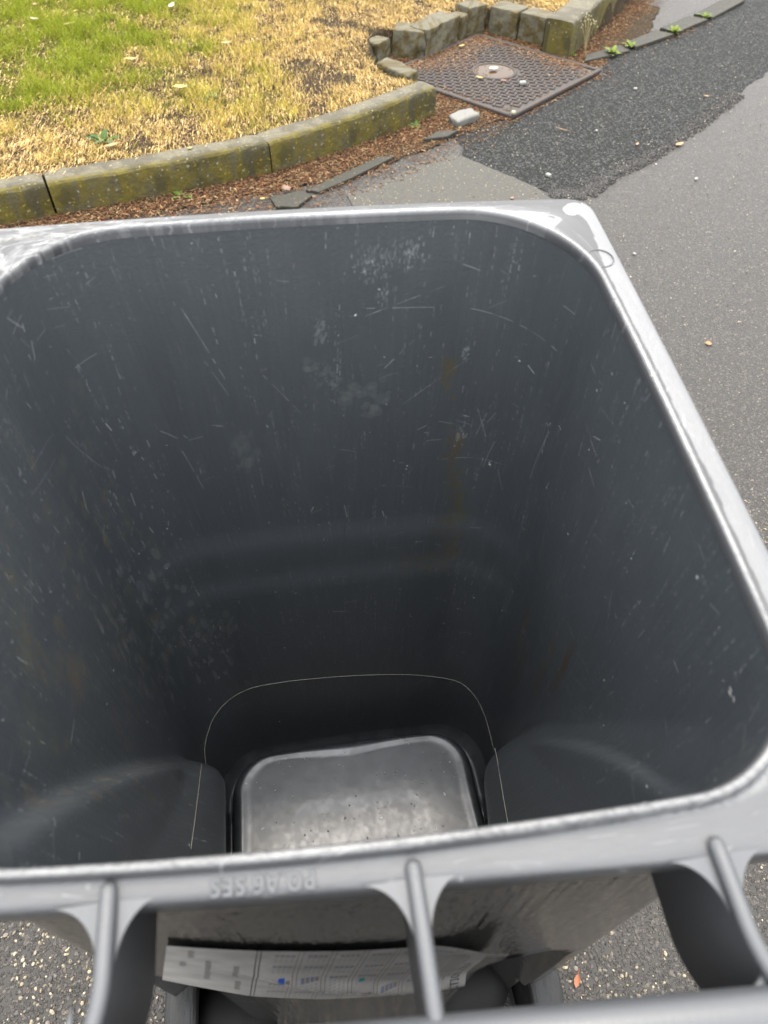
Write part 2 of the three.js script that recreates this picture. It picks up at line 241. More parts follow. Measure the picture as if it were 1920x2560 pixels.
slab('channel_block', [[2.46, -4.24], [2.38, -4.32], [2.66, -4.53], [2.74, -4.44]], 0.012, 0.004, 9, mGrey, 'flat channel block third from the iron cover', 'channel block', 'flat channel blocks along the far edge of the dark asphalt');
slab('channel_block', [[2.8, -4.49], [2.71, -4.57], [3.05, -4.86], [3.17, -4.8]], 0.012, 0.004, 10, mGrey, 'flat channel block at the top right edge of the photo', 'channel block', 'flat channel blocks along the far edge of the dark asphalt');

// ---------------------------------------------------------------- iron cover
const rustMap = (lo, hi, seed) => canvasTex(512, 512, (g, W) => { const im = g.createImageData(W, W); for (let y = 0; y < W; y++) for (let x = 0; x < W; x++) { const t = sstep(0.35, 0.65, fbm(x / W * 9, y / W * 9, seed, 5)), f = 0.75 + 0.5 * hash2(x, y, 1), i = (y * W + x) * 4; for (let c = 0; c < 3; c++) im.data[i + c] = srgb(lerp(lo[c], hi[c], t) * f); im.data[i + 3] = 255; } g.putImageData(im, 0, 0); });
const mIron = new THREE.MeshPhysicalMaterial({ map: rustMap([0.031, 0.028, 0.0265], [0.04, 0.031, 0.026], 71), bumpMap: mSett.bumpMap, bumpScale: 0.0015, roughness: 0.55, specularIntensity: 0.2 });
{
  const S1 = 0.85, S2 = 0.82, a = Math.atan2(0.651, 0.759), t = thing('manhole_cover', 'rusty square iron access cover with raised tread bars and a round badge', 'manhole cover', [1.132, 0.004, -3.114], a);
  t.rotation.z = 0; // local x runs along the near right edge, local -z towards the setts
  const fr = (x, z, w, d) => chamferBox(w, 0.02, d, 0.004).translate(x, 0, z);
  mesh('frame', merge([fr(S1 / 2, -0.011, S1, 0.022), fr(S1 / 2, -S2 + 0.011, S1, 0.022), fr(0.011, -S2 / 2, 0.022, S2 - 0.044), fr(S1 - 0.011, -S2 / 2, 0.022, S2 - 0.044)]), mIron, t);
  mesh('plate', chamferBox(S1 - 0.05, 0.011, S2 - 0.05, 0.002).translate(S1 / 2, 0, -S2 / 2), mIron, t);
  const bar = chamferBox(0.034, 0.0065, 0.0135, 0.0022), rest = [], cells = [], p = 0.0325, n = 24;
  for (let i = 0; i < n; i++) for (let j = 0; j < n; j++) {
    const x = 0.05 + (i + 0.5) * (S1 - 0.1) / n, z = -(0.045 + (j + 0.5) * (S2 - 0.09) / n); if (Math.hypot(x - 0.43, z + 0.41) < 0.135) continue;
    if ((x < 0.1 || x > S1 - 0.1) && (z > -0.1 || z < -S2 + 0.1)) continue;
    cells.push([x, z, (i + j) % 2 ? 0.42 : 1.9]);
  }
  cells.sort((q, r) => r[1] - q[1]);
  cells.forEach(([x, z, r], k) => { const m = M4([x, 0.0105, z], [0, r, 0]); if (k < 300) { const b = mesh('tread_bar', bar, mIron, t); b.position.set(x, 0.0105, z); b.rotation.y = r; } else rest.push(clean(bar.clone()).applyMatrix4(m)); });
  kind(mesh('tread_bars', mergeGeometries(rest), mIron, t), 'stuff');
  const lat = (q, s = 40) => new THREE.LatheGeometry(q.map((v) => new THREE.Vector2(...v)), s);
  mesh('badge_ring', lat([[0.104, 0.009], [0.104, 0.016], [0.108, 0.0185], [0.117, 0.0185], [0.121, 0.016], [0.121, 0.009]]).translate(0.43, 0, -0.41), mIron, t);
  mesh('badge', lat([[0.0001, 0.0125], [0.1035, 0.0125]]).translate(0.43, 0, -0.41), mIron, t);
  mesh('rain_puddle', lat([[0.0001, 0.015], [0.07, 0.0152], [0.1038, 0.0146]]).translate(0.43, 0, -0.41), new THREE.MeshPhysicalMaterial({ color: lin(0.035, 0.02, 0.008), roughness: 0.06, specularIntensity: 0.15 }), t);
  for (const [x, z] of [[0.075, -0.07], [S1 - 0.075, -0.07], [0.075, -S2 + 0.07]]) mesh('corner_boss', lat([[0.0001, 0.015], [0.024, 0.015], [0.028, 0.011]], 20).translate(x, 0, z), mIron, t);
}

// ---------------------------------------------------------------- the bin
// rim frame: the rim plane stands 1.0393 m up at the middle and rises towards the front
const TILT = 0.11374, RIMY = 1.0393;
const rimToWorld = (x, y, z) => [x, RIMY + y * Math.cos(TILT) - z * Math.sin(TILT), y * Math.sin(TILT) + z * Math.cos(TILT)];
const rrect = (x, z, x0, x1, zf, zn, rf, rn, bs, bf, bn) => { // signed distance of a bowed rounded rectangle
  const c = (x0 + x1) / 2, a = (x1 - x0) / 2, X = Math.abs(x - c), t = clamp(X / a), far = z < (zf + zn) / 2, zc = (zf + zn) / 2, H = (zn - zf) / 2;
  const D = H + (far ? bf : bn) * (1 - t * t), A = a + bs * (1 - Math.min(1, ((z - zc) / H) ** 2)), r = far ? rf : rn, qx = X - (A - r), qz = Math.abs(z - zc) - (D - r);
  return Math.hypot(Math.max(qx, 0), Math.max(qz, 0)) + Math.min(Math.max(qx, qz), 0) - r;
};
const smax = (a, b, k) => { const h = clamp(0.5 + 0.5 * (a - b) / k); return lerp(b, a, h) + k * h * (1 - h); };
function reach(f, cx, cz, a, max = 0.6) { const c = Math.cos(a), s = Math.sin(a); let lo = 0.01, hi = max; for (let k = 0; k < 26; k++) { const m = (lo + hi) / 2; f(cx + c * m, cz + s * m) < 0 ? lo = m : hi = m; } return (lo + hi) / 2; }
const CX = 0.0107;
function innerF(h) {
  const t = clamp((1.06 - h) / 0.9), x0 = lerp(-0.2715, CX - 0.228, t), x1 = lerp(0.2515, CX + 0.228, t);
  const led = 0.005 * sstep(0.668, 0.638, h) + 0.0045 * sstep(0.59, 0.56, h), zf = -0.249 + 0.1285 * (1.04 - h) + led, zn = lerp(0.2705, 0.2, sstep(0.95, 0.3, h));
  const smin3 = (a, b, c, k1 = 0.03, k2 = 0.045) => -smax(smax(-a, -b, k1), -c, k2);
  return (x, z) => {
    let d = rrect(x, z - 0.035 * x * sstep(0, 0.2, z) * sstep(0.6, 1, h), x0, x1, zf, zn, lerp(0.106, 0.07, t), lerp(0.08, 0.06, t), 0.005, lerp(0.0085, 0.007, t), lerp(0.011, 0, t));
    // wheel arches pushed in from the near corners: sloping top, inner side, front
    let b; const low = 0.045 * sstep(0.4, 0.22, h);
    if (x > 0) { const q = Math.min(x, 0.26) - 0.19; b = smin3((0.41 + 1.4 * q + 38 * Math.max(q, -0.004) * Math.max(0, z - 0.03) - h) * 0.6, x - low - 0.188 + 0.16 * (z - 0.03), z - 0.018); }
    else { const q = Math.min(-x, 0.28) - 0.178; b = smin3((0.41 + 0.6 * q + 23.5 * Math.max(q, -0.004) * Math.max(0, z + 0.012) - h) * 0.6, -x - low - 0.176, z + 0.024); }
    // the panel below each arch stands proud of the side wall under a rising edge
    const hl = x > 0 ? 0.44 + 2.7 * (z - 0.03) - 3.2 * Math.max(0, z - 0.03) ** 2 : 0.42 + 2.6 * (z + 0.012) - 2 * Math.max(0, z + 0.012) ** 2, under = Math.min(0.12, Math.max(0, hl - h)), out = 0.022 * sstep(0.36, 0.22, h);
    const p = smin3(x > 0 ? x - x1 + 0.016 + 0.05 * under - out : x0 - x + 0.016 + 0.05 * under - out, (hl - h) * 0.38, z - (x > 0 ? 0.01 : -0.03), 0.012, 0.02);
    d = smax(d, Math.max(b, p), 0.01);
    return d;
  };
}
const NA = 420, angs = [...Array(NA + 1)].map((_, i) => Math.PI / 2 + i / NA * 2 * Math.PI); // from the near middle round by the left, far, right
// u: arc length round a reference loop
const arc = (() => { const f = (x, z) => rrect(x, z, -0.24, 0.24, -0.2, 0.25, 0.1, 0.09, 0, 0, 0); let s = 0, p; const o = angs.map((a) => { const r = reach(f, 0, 0, a), q = [Math.cos(a) * r, Math.sin(a) * r]; if (p) s += Math.hypot(q[0] - p[0], q[1] - p[1]); p = q; return s; }); return o.map((v) => v / s); })();
const PERIM = 1.78;
const uAt = (x, z) => { let a = Math.atan2(z, x); while (a < Math.PI / 2) a += 2 * Math.PI; const k = clamp((a - Math.PI / 2) / (2 * Math.PI) * NA, 0, NA - 0.001), i = Math.floor(k); return lerp(arc[i], arc[i + 1], k - i); };
const bin = thing('wheelie_bin', 'large open dark grey plastic wheelie bin seen from above its handle', 'bin', [0, 0, 0]);

// interior wear: scratches, scuffs, stains
const TW = 2048, TH = 1280, V0 = 0.13, V1 = 1.09;
const wallMap = canvasTex(TW, TH, (g) => {
  const R = rng(77), X = (u) => u * TW, Y = (h) => TH * (1 - (h - V0) / (V1 - V0)), B = [0.0265, 0.0302, 0.0338];
  g.fillStyle = css(...B); g.fillRect(0, 0, TW, TH);
  const im = g.getImageData(0, 0, TW, TH);
  for (let y = 0; y < TH; y++) for (let x = 0; x < TW; x++) { const i = (y * TW + x) * 4, u = x / TW; const n = 0.85 + 0.16 * fbm(u * 60, y / TH * 16, 3, 3) + 0.1 * noise(u * 900, y / TH * 24, 8) + 0.06 * hash2(x, y, 4); for (let c = 0; c < 3; c++) im.data[i + c] = srgb(B[c] * n); }
  g.putImageData(im, 0, 0);
  const stroke = (x, y, dx, dy, w, col, bend = 0) => { g.strokeStyle = col; g.lineWidth = w; g.beginPath(); g.moveTo(x, y); g.quadraticCurveTo(x + dx / 2 - dy * bend, y + dy / 2 + dx * bend, x + dx, y + dy); g.stroke(); };
  for (let n = 0; n < 3600; n++) { // fine vertical drag marks
    const x = R() * TW, y = (R() ** 1.15) * TH, l = 10 + 120 * R() ** 2, k = 0.05 + 0.16 * R() ** 2; const sl = (R() - 0.5) * 0.12; for (let q = 0; q < l; q += 7 + 9 * R()) if (noise(x * 0.1, (y + q) * 0.07, 5) > 0.42) stroke(x + sl * q, y + q, sl * 6, 3 + 6 * R(), 0.5 + 0.5 * R(), css(k, k, k, 0.28 + 0.5 * R() ** 2));
  }
  for (let n = 0; n < 620; n++) { // scratches at all angles
    const x = R() * TW, y = R() ** 1.6 * TH * 0.85, l = 3 + 26 * R() ** 2.5, a = R() < 0.5 ? (R() - 0.5) * 0.9 : R() * 3.14, k = 0.08 + 0.2 * R(); stroke(x, y, Math.cos(a) * l, Math.sin(a) * l, 0.5 + 0.7 * R(), css(k, k, k, 0.3 + 0.5 * R()), (R() - 0.5) * 0.06);
  }
  for (let n = 0; n < 1500; n++) { const x = R() * TW, y = R() * TH; if (fbm(x / 90, y / 140, 44, 3) < 0.42 + 0.2 * R()) continue; const s = 0.4 + 1.3 * R() ** 4, k = 0.12 + 0.3 * R(); g.fillStyle = css(k, k, k * 0.95, 0.8); g.beginPath(); g.ellipse(x, y, s * (0.5 + R()), s * (0.6 + 1.2 * R()), R() * 3, 0, 6.3); g.fill(); }
  const at = (x, z, h) => [X(uAt(x, z)), Y(h)], fw = (x, h) => at(x, -0.25 + 0.135 * (1.07 - h), h), rw = (z, h) => at(0.24, z, h), lw = (z, h) => at(-0.235, z, h);
  const blob = ([x, y], rx, ry, col, n = 26, sp = 1) => { g.fillStyle = col; for (let k = 0; k < n; k++) { g.beginPath(); const q = 0.06 + 0.2 * R() ** 2; g.ellipse(x + (R() + R() - 1) * rx * sp, y + (R() + R() - 1) * ry * sp, rx * q, ry * q, R() * 0.6, 0, 6.3); g.fill(); } };
  // pale dried residue on the far wall
  blob(fw(0.003, 0.955), 8, 30, css(0.06, 0.066, 0.066, 0.55)); blob(fw(-0.001, 0.9), 18, 26, css(0.05, 0.056, 0.056, 0.35)); blob(fw(0.012, 0.885), 14, 16, css(0.055, 0.06, 0.06, 0.4)); blob(fw(0.041, 0.86), 40, 40, css(0.05, 0.054, 0.054, 0.3), 34);
  blob(fw(0.158, 0.913), 8, 14, css(0.075, 0.08, 0.08, 0.6)); blob(fw(-0.09, 0.8), 20, 60, css(0.045, 0.05, 0.05, 0.3)); blob(fw(0.16, 0.8), 10, 20, css(0.14, 0.14, 0.13, 0.3));
  const speck = ([x, y], rx, ry, n) => { for (let k = 0; k < n; k++) { const c = 0.16 + 0.3 * R(), px = x + (R() + R() + R() - 1.5) * rx * 1.2, py = y + (R() + R() - 1) * ry * 1.4; stroke(px, py, (R() - 0.5) * 2, 1 + 7 * R(), 0.6 + 0.7 * R(), css(c, c, c, 0.2)); } };
  speck(fw(0.058, 1.02), 17, 22, 110); speck(fw(0.093, 1.028), 12, 20, 80); speck(fw(0.07, 0.985), 7, 10, 24);
  for (const [x, h, l, a] of [[-0.13, 0.985, 110, 1.35], [-0.12, 0.93, 70, 1.3], [0.13, 0.99, 90, 2.7], [0.16, 0.965, 120, 0.15], [0.17, 0.91, 110, 2.35], [0.18, 0.84, 60, 1.2], [0.2, 0.85, 75, 1.75], [0.05, 0.97, 70, 0.05], [-0.06, 0.9, 80, 1.1], [0.13, 0.76, 95, -0.15], [-0.16, 0.81, 80, 1.45], [0.1, 0.93, 50, 2.2]]) { const [px, py] = fw(x, h); for (let q = 0; q < l; q += 9) if (R() < 0.8) stroke(px + Math.cos(a) * q, py + Math.sin(a) * q, Math.cos(a) * 9, Math.sin(a) * 9, 0.6 + 0.6 * R(), css(0.14, 0.145, 0.14, 0.3 + 0.5 * R()), 0.02); }
  // brown stains running down the right of the far wall
  for (const [x, h, rx, ry, a] of [[0.141, 0.895, 16, 26, 0.4], [0.137, 0.875, 10, 26, 0.35], [0.146, 0.855, 7, 8, 0.6], [0.15, 0.77, 18, 70, 0.3], [0.158, 0.73, 16, 40, 0.35], [0.158, 0.665, 26, 70, 0.28], [0.156, 0.6, 40, 60, 0.2], [0.125, 0.58, 60, 40, 0.16]]) blob(fw(x, h), rx, ry, css(0.04, 0.029, 0.014, a * 0.6), 40);
  // right wall: grime runs, chips, scratches
  for (const [z, h, l] of [[-0.075, 0.6, 150], [-0.05, 0.55, 190], [0.0, 0.66, 180], [0.03, 0.7, 150]]) { const [x, y] = rw(z, h); for (let k = 0; k < 40; k++) stroke(x + (R() - 0.5) * 16, y + (R() - 0.2) * l, (R() - 0.5) * 4, 20 + 40 * R(), 1 + 2 * R(), css(0.03, 0.018, 0.006, 0.22)); }
  for (const [z, h, l, a] of [[-0.24, 0.8, 60, 1.7], [-0.15, 0.86, 110, 1.65], [-0.1, 0.75, 70, 1.4], [0.045, 0.84, 40, 1.2], [0.08, 0.7, 40, 2.4], [0.06, 0.72, 30, 2.6], [-0.22, 0.76, 40, 1.2]]) { const [x, y] = rw(z, h); stroke(x, y, Math.cos(a) * l, Math.sin(a) * l, 0.9, css(0.16, 0.16, 0.155, 0.5), 0.03); }
  speck(rw(-0.07, 0.565), 8, 60, 60); speck(rw(-0.03, 0.52), 10, 60, 40); speck(rw(0.085, 0.66), 14, 24, 40); speck(rw(0.02, 0.48), 20, 20, 26);
  blob(rw(0.2, 0.947), 10, 4, css(0.4, 0.38, 0.33, 0.9), 8); blob(rw(-0.24, 0.765), 7, 9, css(0.25, 0.25, 0.23, 0.8), 8);
  // left wall: pale oval scuffs and rusty runs
  for (let n = 0; n < 120; n++) { const z = -0.26 + 0.2 * R() ** 0.8 + 0.02, h = 0.3 + 0.32 * R() + (z + 0.26) * 0.9, [x, y] = lw(z, h), k = 0.05 + 0.05 * R(); g.fillStyle = css(k, k * 1.03, k * 1.03, 0.3); g.beginPath(); g.ellipse(x, y, 2 + 4 * R(), 5 + 14 * R() ** 2, (R() - 0.5) * 0.3, 0, 6.3); g.fill(); }
  for (const [z, h, rx, ry, a] of [[0.02, 0.95, 50, 110, 0.1], [0.05, 0.88, 40, 120, 0.12], [0.03, 0.78, 36, 70, 0.13], [0.1, 0.84, 30, 90, 0.1]]) blob(lw(z, h), rx, ry, css(0.052, 0.046, 0.036, a * 0.8), 60);
  for (let n = 0; n < 520; n++) { const z = -0.26 + 0.42 * R(), h = 0.3 + 0.7 * R(), [x, y] = lw(z, h); if (fbm(x / 60, y / 90, 71, 3) < 0.47) continue; const k = 0.09 + 0.14 * R(), l = 3 + 14 * R() ** 2; stroke(x, y, (R() - 0.5) * 5, l, 0.6 + 0.9 * R(), css(k, k, k * 0.97, 0.3 + 0.35 * R()), 0); }
  for (let n = 0; n < 46; n++) { const z = -0.06 + 0.2 * R(), h = 0.62 + 0.4 * R(), [x, y] = lw(z, h); blob([x, y], 4 + 3 * R(), 4 + 12 * R(), R() < 0.35 ? css(0.09, 0.065, 0.035, 0.4) : css(0.15, 0.145, 0.13, 0.4), 4); }
  for (const [z, h, l, a] of [[-0.08, 0.93, 70, 0.3], [-0.06, 0.92, 80, 0.4], [-0.02, 0.9, 60, 2.6], [-0.15, 0.9, 90, 1.3], [-0.13, 0.8, 70, 1.5], [0.04, 0.99, 50, 1.0]]) { const [x, y] = lw(z, h); stroke(x, y, Math.cos(a) * l, Math.sin(a) * l, 0.8, css(0.14, 0.14, 0.135, 0.45), 0.04); }
  for (let n = 0; n < 420; n++) { const z = -0.2 + 0.36 * R(), h = 0.5 + 0.48 * R(), [x, y] = lw(z, h); if (fbm(x / 40, y / 60, 49, 3) < 0.5) continue; g.fillStyle = R() < 0.6 ? css(0.045, 0.042, 0.034, 0.22) : css(0.06, 0.045, 0.025, 0.2); g.beginPath(); g.ellipse(x, y, 2 + 7 * R(), 3 + 14 * R(), 0.2 * R(), 0, 6.3); g.fill(); }
  for (const z of [-0.25, -0.2]) blob(lw(z, 0.5), 22, 50, css(0.055, 0.058, 0.056, 0.35), 20);
  for (let n = 0; n < 26; n++) blob(fw(-0.2 + 0.28 * R(), 0.3 + 0.2 * R()), 10 + 12 * R(), 10 + 16 * R(), css(0.045, 0.048, 0.05, 0.3), 8);
}, true, false);
const wallBump = canvasTex(1024, 512, (g, W, H) => { const im = g.createImageData(W, H), R = rng(5); for (let y = 0; y < H; y++) for (let x = 0; x < W; x++) { const i = (y * W + x) * 4, v = 128 + 60 * (noise(x / 3, y / 60, 2) - 0.5) + 50 * (noise(x / 2, y / 2, 4) - 0.5) + 30 * (fbm(x / 40, y / 60, 6) - 0.5); im.data[i] = im.data[i + 1] = im.data[i + 2] = v; im.data[i + 3] = 255; } g.putImageData(im, 0, 0); }, false);
wallBump.repeat.set(2, 2);
const mWall = new THREE.MeshPhysicalMaterial({ map: wallMap, bumpMap: wallBump, bumpScale: 0.0006, roughness: 0.4 });
const mPlastic = new THREE.MeshPhysicalMaterial({ color: lin(0.032, 0.034, 0.037), roughness: 0.3, bumpMap: wallBump, bumpScale: 0.0003 });
{
  const hs = []; for (let h = 0.15; h < 0.9; h += 0.0125) hs.push(h); for (let h = 0.9; h <= 1.0391; h += 0.012) hs.push(h); hs.push(1.0395);
  const loops = hs.map((h) => { const f = innerF(h), top = sstep(0.6, 1.03, h); return angs.map((a) => { const r = reach(f, 0.004, 0, a), x = 0.004 + r * Math.cos(a), z = r * Math.sin(a), y = h - 0.004 * top - z * Math.tan(TILT) * top * (h / RIMY); return [x, y, z]; }); });
  const g = grid(NA, hs.length - 1, (u, v, i, j) => ({ p: loops[j][i], uv: [arc[i], (loops[j][i][1] - V0) / (V1 - V0)] }), true);
  mesh('inner_wall', g, mWall, bin);

  // floor: dark gutter, raised pad with rounded edges and a shallow recess
  const padF = (x, z) => rrect(x, z, CX - 0.211, CX + 0.205, -0.094, 0.19, 0.055, 0.06, 0.002, 0.016, 0);
  const wall = loops[0], prof = [[0, 0.1505, 0], [0.3, 0.12, 0], [1, 0.12, 0], [1, 0.145, -0.001], [1, 0.165, -0.004], [1, 0.18, -0.006], [1, 0.19, -0.009], [1, 0.197, -0.013], [1, 0.2016, -0.0182], [1, 0.2031, -0.0225], [1, 0.2024, -0.0265], [1, 0.201, -0.031], [1, 0.2005, -0.036]];
  const inner = 40, rows = prof.length + inner;
  const rad = angs.map((a, i) => { const rw = Math.hypot(wall[i][0] - 0.01, wall[i][2]), aw = Math.atan2(wall[i][2], wall[i][0] - 0.01); return { a: aw, rw, rp: Math.min(reach(padF, 0.01, 0, aw), rw - 0.005) }; });
  const fg = grid(NA, rows - 1, (u, v, i, j) => {
    const q = rad[i]; let r, y;
    if (j < prof.length) { const [t, hy, off] = prof[j]; r = (j < 3 ? lerp(q.rw, q.rp, t) : q.rp) + off; y = hy; } else { r = (q.rp - 0.036) * (1 - (j - prof.length + 1) / inner); y = 0.2005; }
    const x = 0.01 + Math.cos(q.a) * r, z = Math.sin(q.a) * r;
    if (j >= prof.length) { const d = rrect(x, z, CX - 0.1, CX + 0.098, 0.005, 0.13, 0.03, 0.03, 0, 0, 0); y -= 0.0016 * sstep(0.014, -0.012, d + 0.012 * (fbm(x * 30, z * 30, 8, 3) - 0.5)); y += 0.0006 * (fbm(x * 22, z * 22, 3) - 0.5); }
    return { p: [x, y, z], uv: [x * 1.6 + 0.5, z * 1.6 + 0.5] };
  }, true);
  const padRough = canvasTex(512, 512, (c, W) => { const im = c.createImageData(W, W); for (let y = 0; y < W; y++) for (let x = 0; x < W; x++) { const i = (y * W + x) * 4, m = sstep(0.3, 0.7, 0.5 * fbm(x / 40, y / 40, 63, 4) + 0.5 * fbm(x / 6, y / 6, 64, 3)), v = 255 * lerp(0.32, 0.44, m); im.data[i] = 255 * (1 - 0.7 * m); im.data[i + 1] = v; im.data[i + 2] = 0; im.data[i + 3] = 255; } c.putImageData(im, 0, 0); }, false);
  const padMap = canvasTex(1024, 1024, (c, W) => { const im = c.createImageData(W, W); for (let y = 0; y < W; y++) for (let x = 0; x < W; x++) { const i = (y * W + x) * 4, n = fbm(x / 26, y / 26, 61, 6), m = sstep(0.42, 0.62, n), k = (0.8 + 0.35 * fbm(x / 200, y / 200, 9, 4)) * (0.9 + 0.2 * hash2(x, y, 9)); im.data[i] = srgb(lerp(0.026, 0.036, m) * k); im.data[i + 1] = srgb(lerp(0.028, 0.039, m) * k); im.data[i + 2] = srgb(lerp(0.031, 0.042, m) * k); im.data[i + 3] = 255; } c.putImageData(im, 0, 0); const R = rng(8); for (let n = 0; n < 260; n++) { c.fillStyle = R() < 0.6 ? css(0.012, 0.011, 0.01, 0.7) : css(0.3, 0.3, 0.3, 0.7); c.beginPath(); c.ellipse(R() * W, R() * W, 1 + 5 * R() ** 3, 1 + 3 * R() ** 3, R() * 3, 0, 6.3); c.fill(); } c.strokeStyle = css(0.012, 0.011, 0.01, 0.7); for (let n = 0; n < 16; n++) { const x = R() * W, y = R() * W; c.lineWidth = 1 + R(); c.beginPath(); c.moveTo(x, y); c.bezierCurveTo(x + 40 * R(), y + 30 * (R() - 0.5), x + 90 * R(), y + 50 * (R() - 0.5), x + 120 * R(), y + 60 * (R() - 0.5)); c.stroke(); } });
  mesh('floor_panel', fg, new THREE.MeshPhysicalMaterial({ map: padMap, bumpMap: padMap, bumpScale: 0.0012, roughness: 1, roughnessMap: padRough, clearcoat: 0.35, clearcoatRoughness: 0.32 }), bin);
  const grains = [], R = rng(90); for (let n = 0; n < 130; n++) { const s = 0.0006 + 0.0016 * R() ** 3; grains.push(new THREE.IcosahedronGeometry(s, 0).translate(CX + (R() - 0.5) * 0.36, 0.2005 + s * 0.3, -0.09 + 0.2 * R())); }
  kind(mesh('grit', merge(grains), new THREE.MeshStandardMaterial({ color: lin(0.25, 0.25, 0.24), roughness: 0.4 }), bin), 'stuff');

  // thin mould seam standing proud of the wall
  const V = (q) => q.map(([x, y, z]) => new THREE.Vector3(x * 0.995, y, z * 0.994)), seam = [
    V([[-0.226, 0.27, -0.06], [-0.2259, 0.2862, -0.0845], [-0.2175, 0.3004, -0.1074], [-0.2062, 0.3125, -0.1242], [-0.1822, 0.3238, -0.1433], [-0.1487, 0.3346, -0.1531], [-0.0967, 0.3393, -0.1556], [0.0008, 0.3332, -0.1562], [0.1007, 0.3199, -0.1531], [0.1555, 0.305, -0.1496], [0.2021, 0.2958, -0.1367], [0.2234, 0.2836, -0.1176], [0.2376, 0.2625, -0.0927], [0.2436, 0.2459, -0.0564], [0.246, 0.23, -0.03]]),
    V([[-0.2045, 0.425, -0.004], [-0.2033, 0.4385, 0.0121], [-0.2019, 0.4728, 0.0752], [-0.2016, 0.5004, 0.1271]]), V([[0.2035, 0.4255, 0.03], [0.2021, 0.4284, 0.048], [0.197, 0.4342, 0.0931], [0.1944, 0.4325, 0.1335]])];
  mesh('mould_seam', merge(seam.map((q, k) => new THREE.TubeGeometry(new THREE.CatmullRomCurve3(q), k ? 40 : 220, k ? 0.0005 : 0.0008, 5))), new THREE.MeshStandardMaterial({ color: lin(0.1, 0.098, 0.085), roughness: 0.6 }), bin);
  { const p = [[0.034, 0.25], [0.033, 0.19]].map(([x, h]) => { const z = -reach(innerF(h), x, 0, -Math.PI / 2); return new THREE.Vector3(x, h, z + 0.0003); }); mesh('mould_mark', new THREE.TubeGeometry(new THREE.LineCurve3(...p), 4, 0.0016, 6), mPlastic, bin); }
}

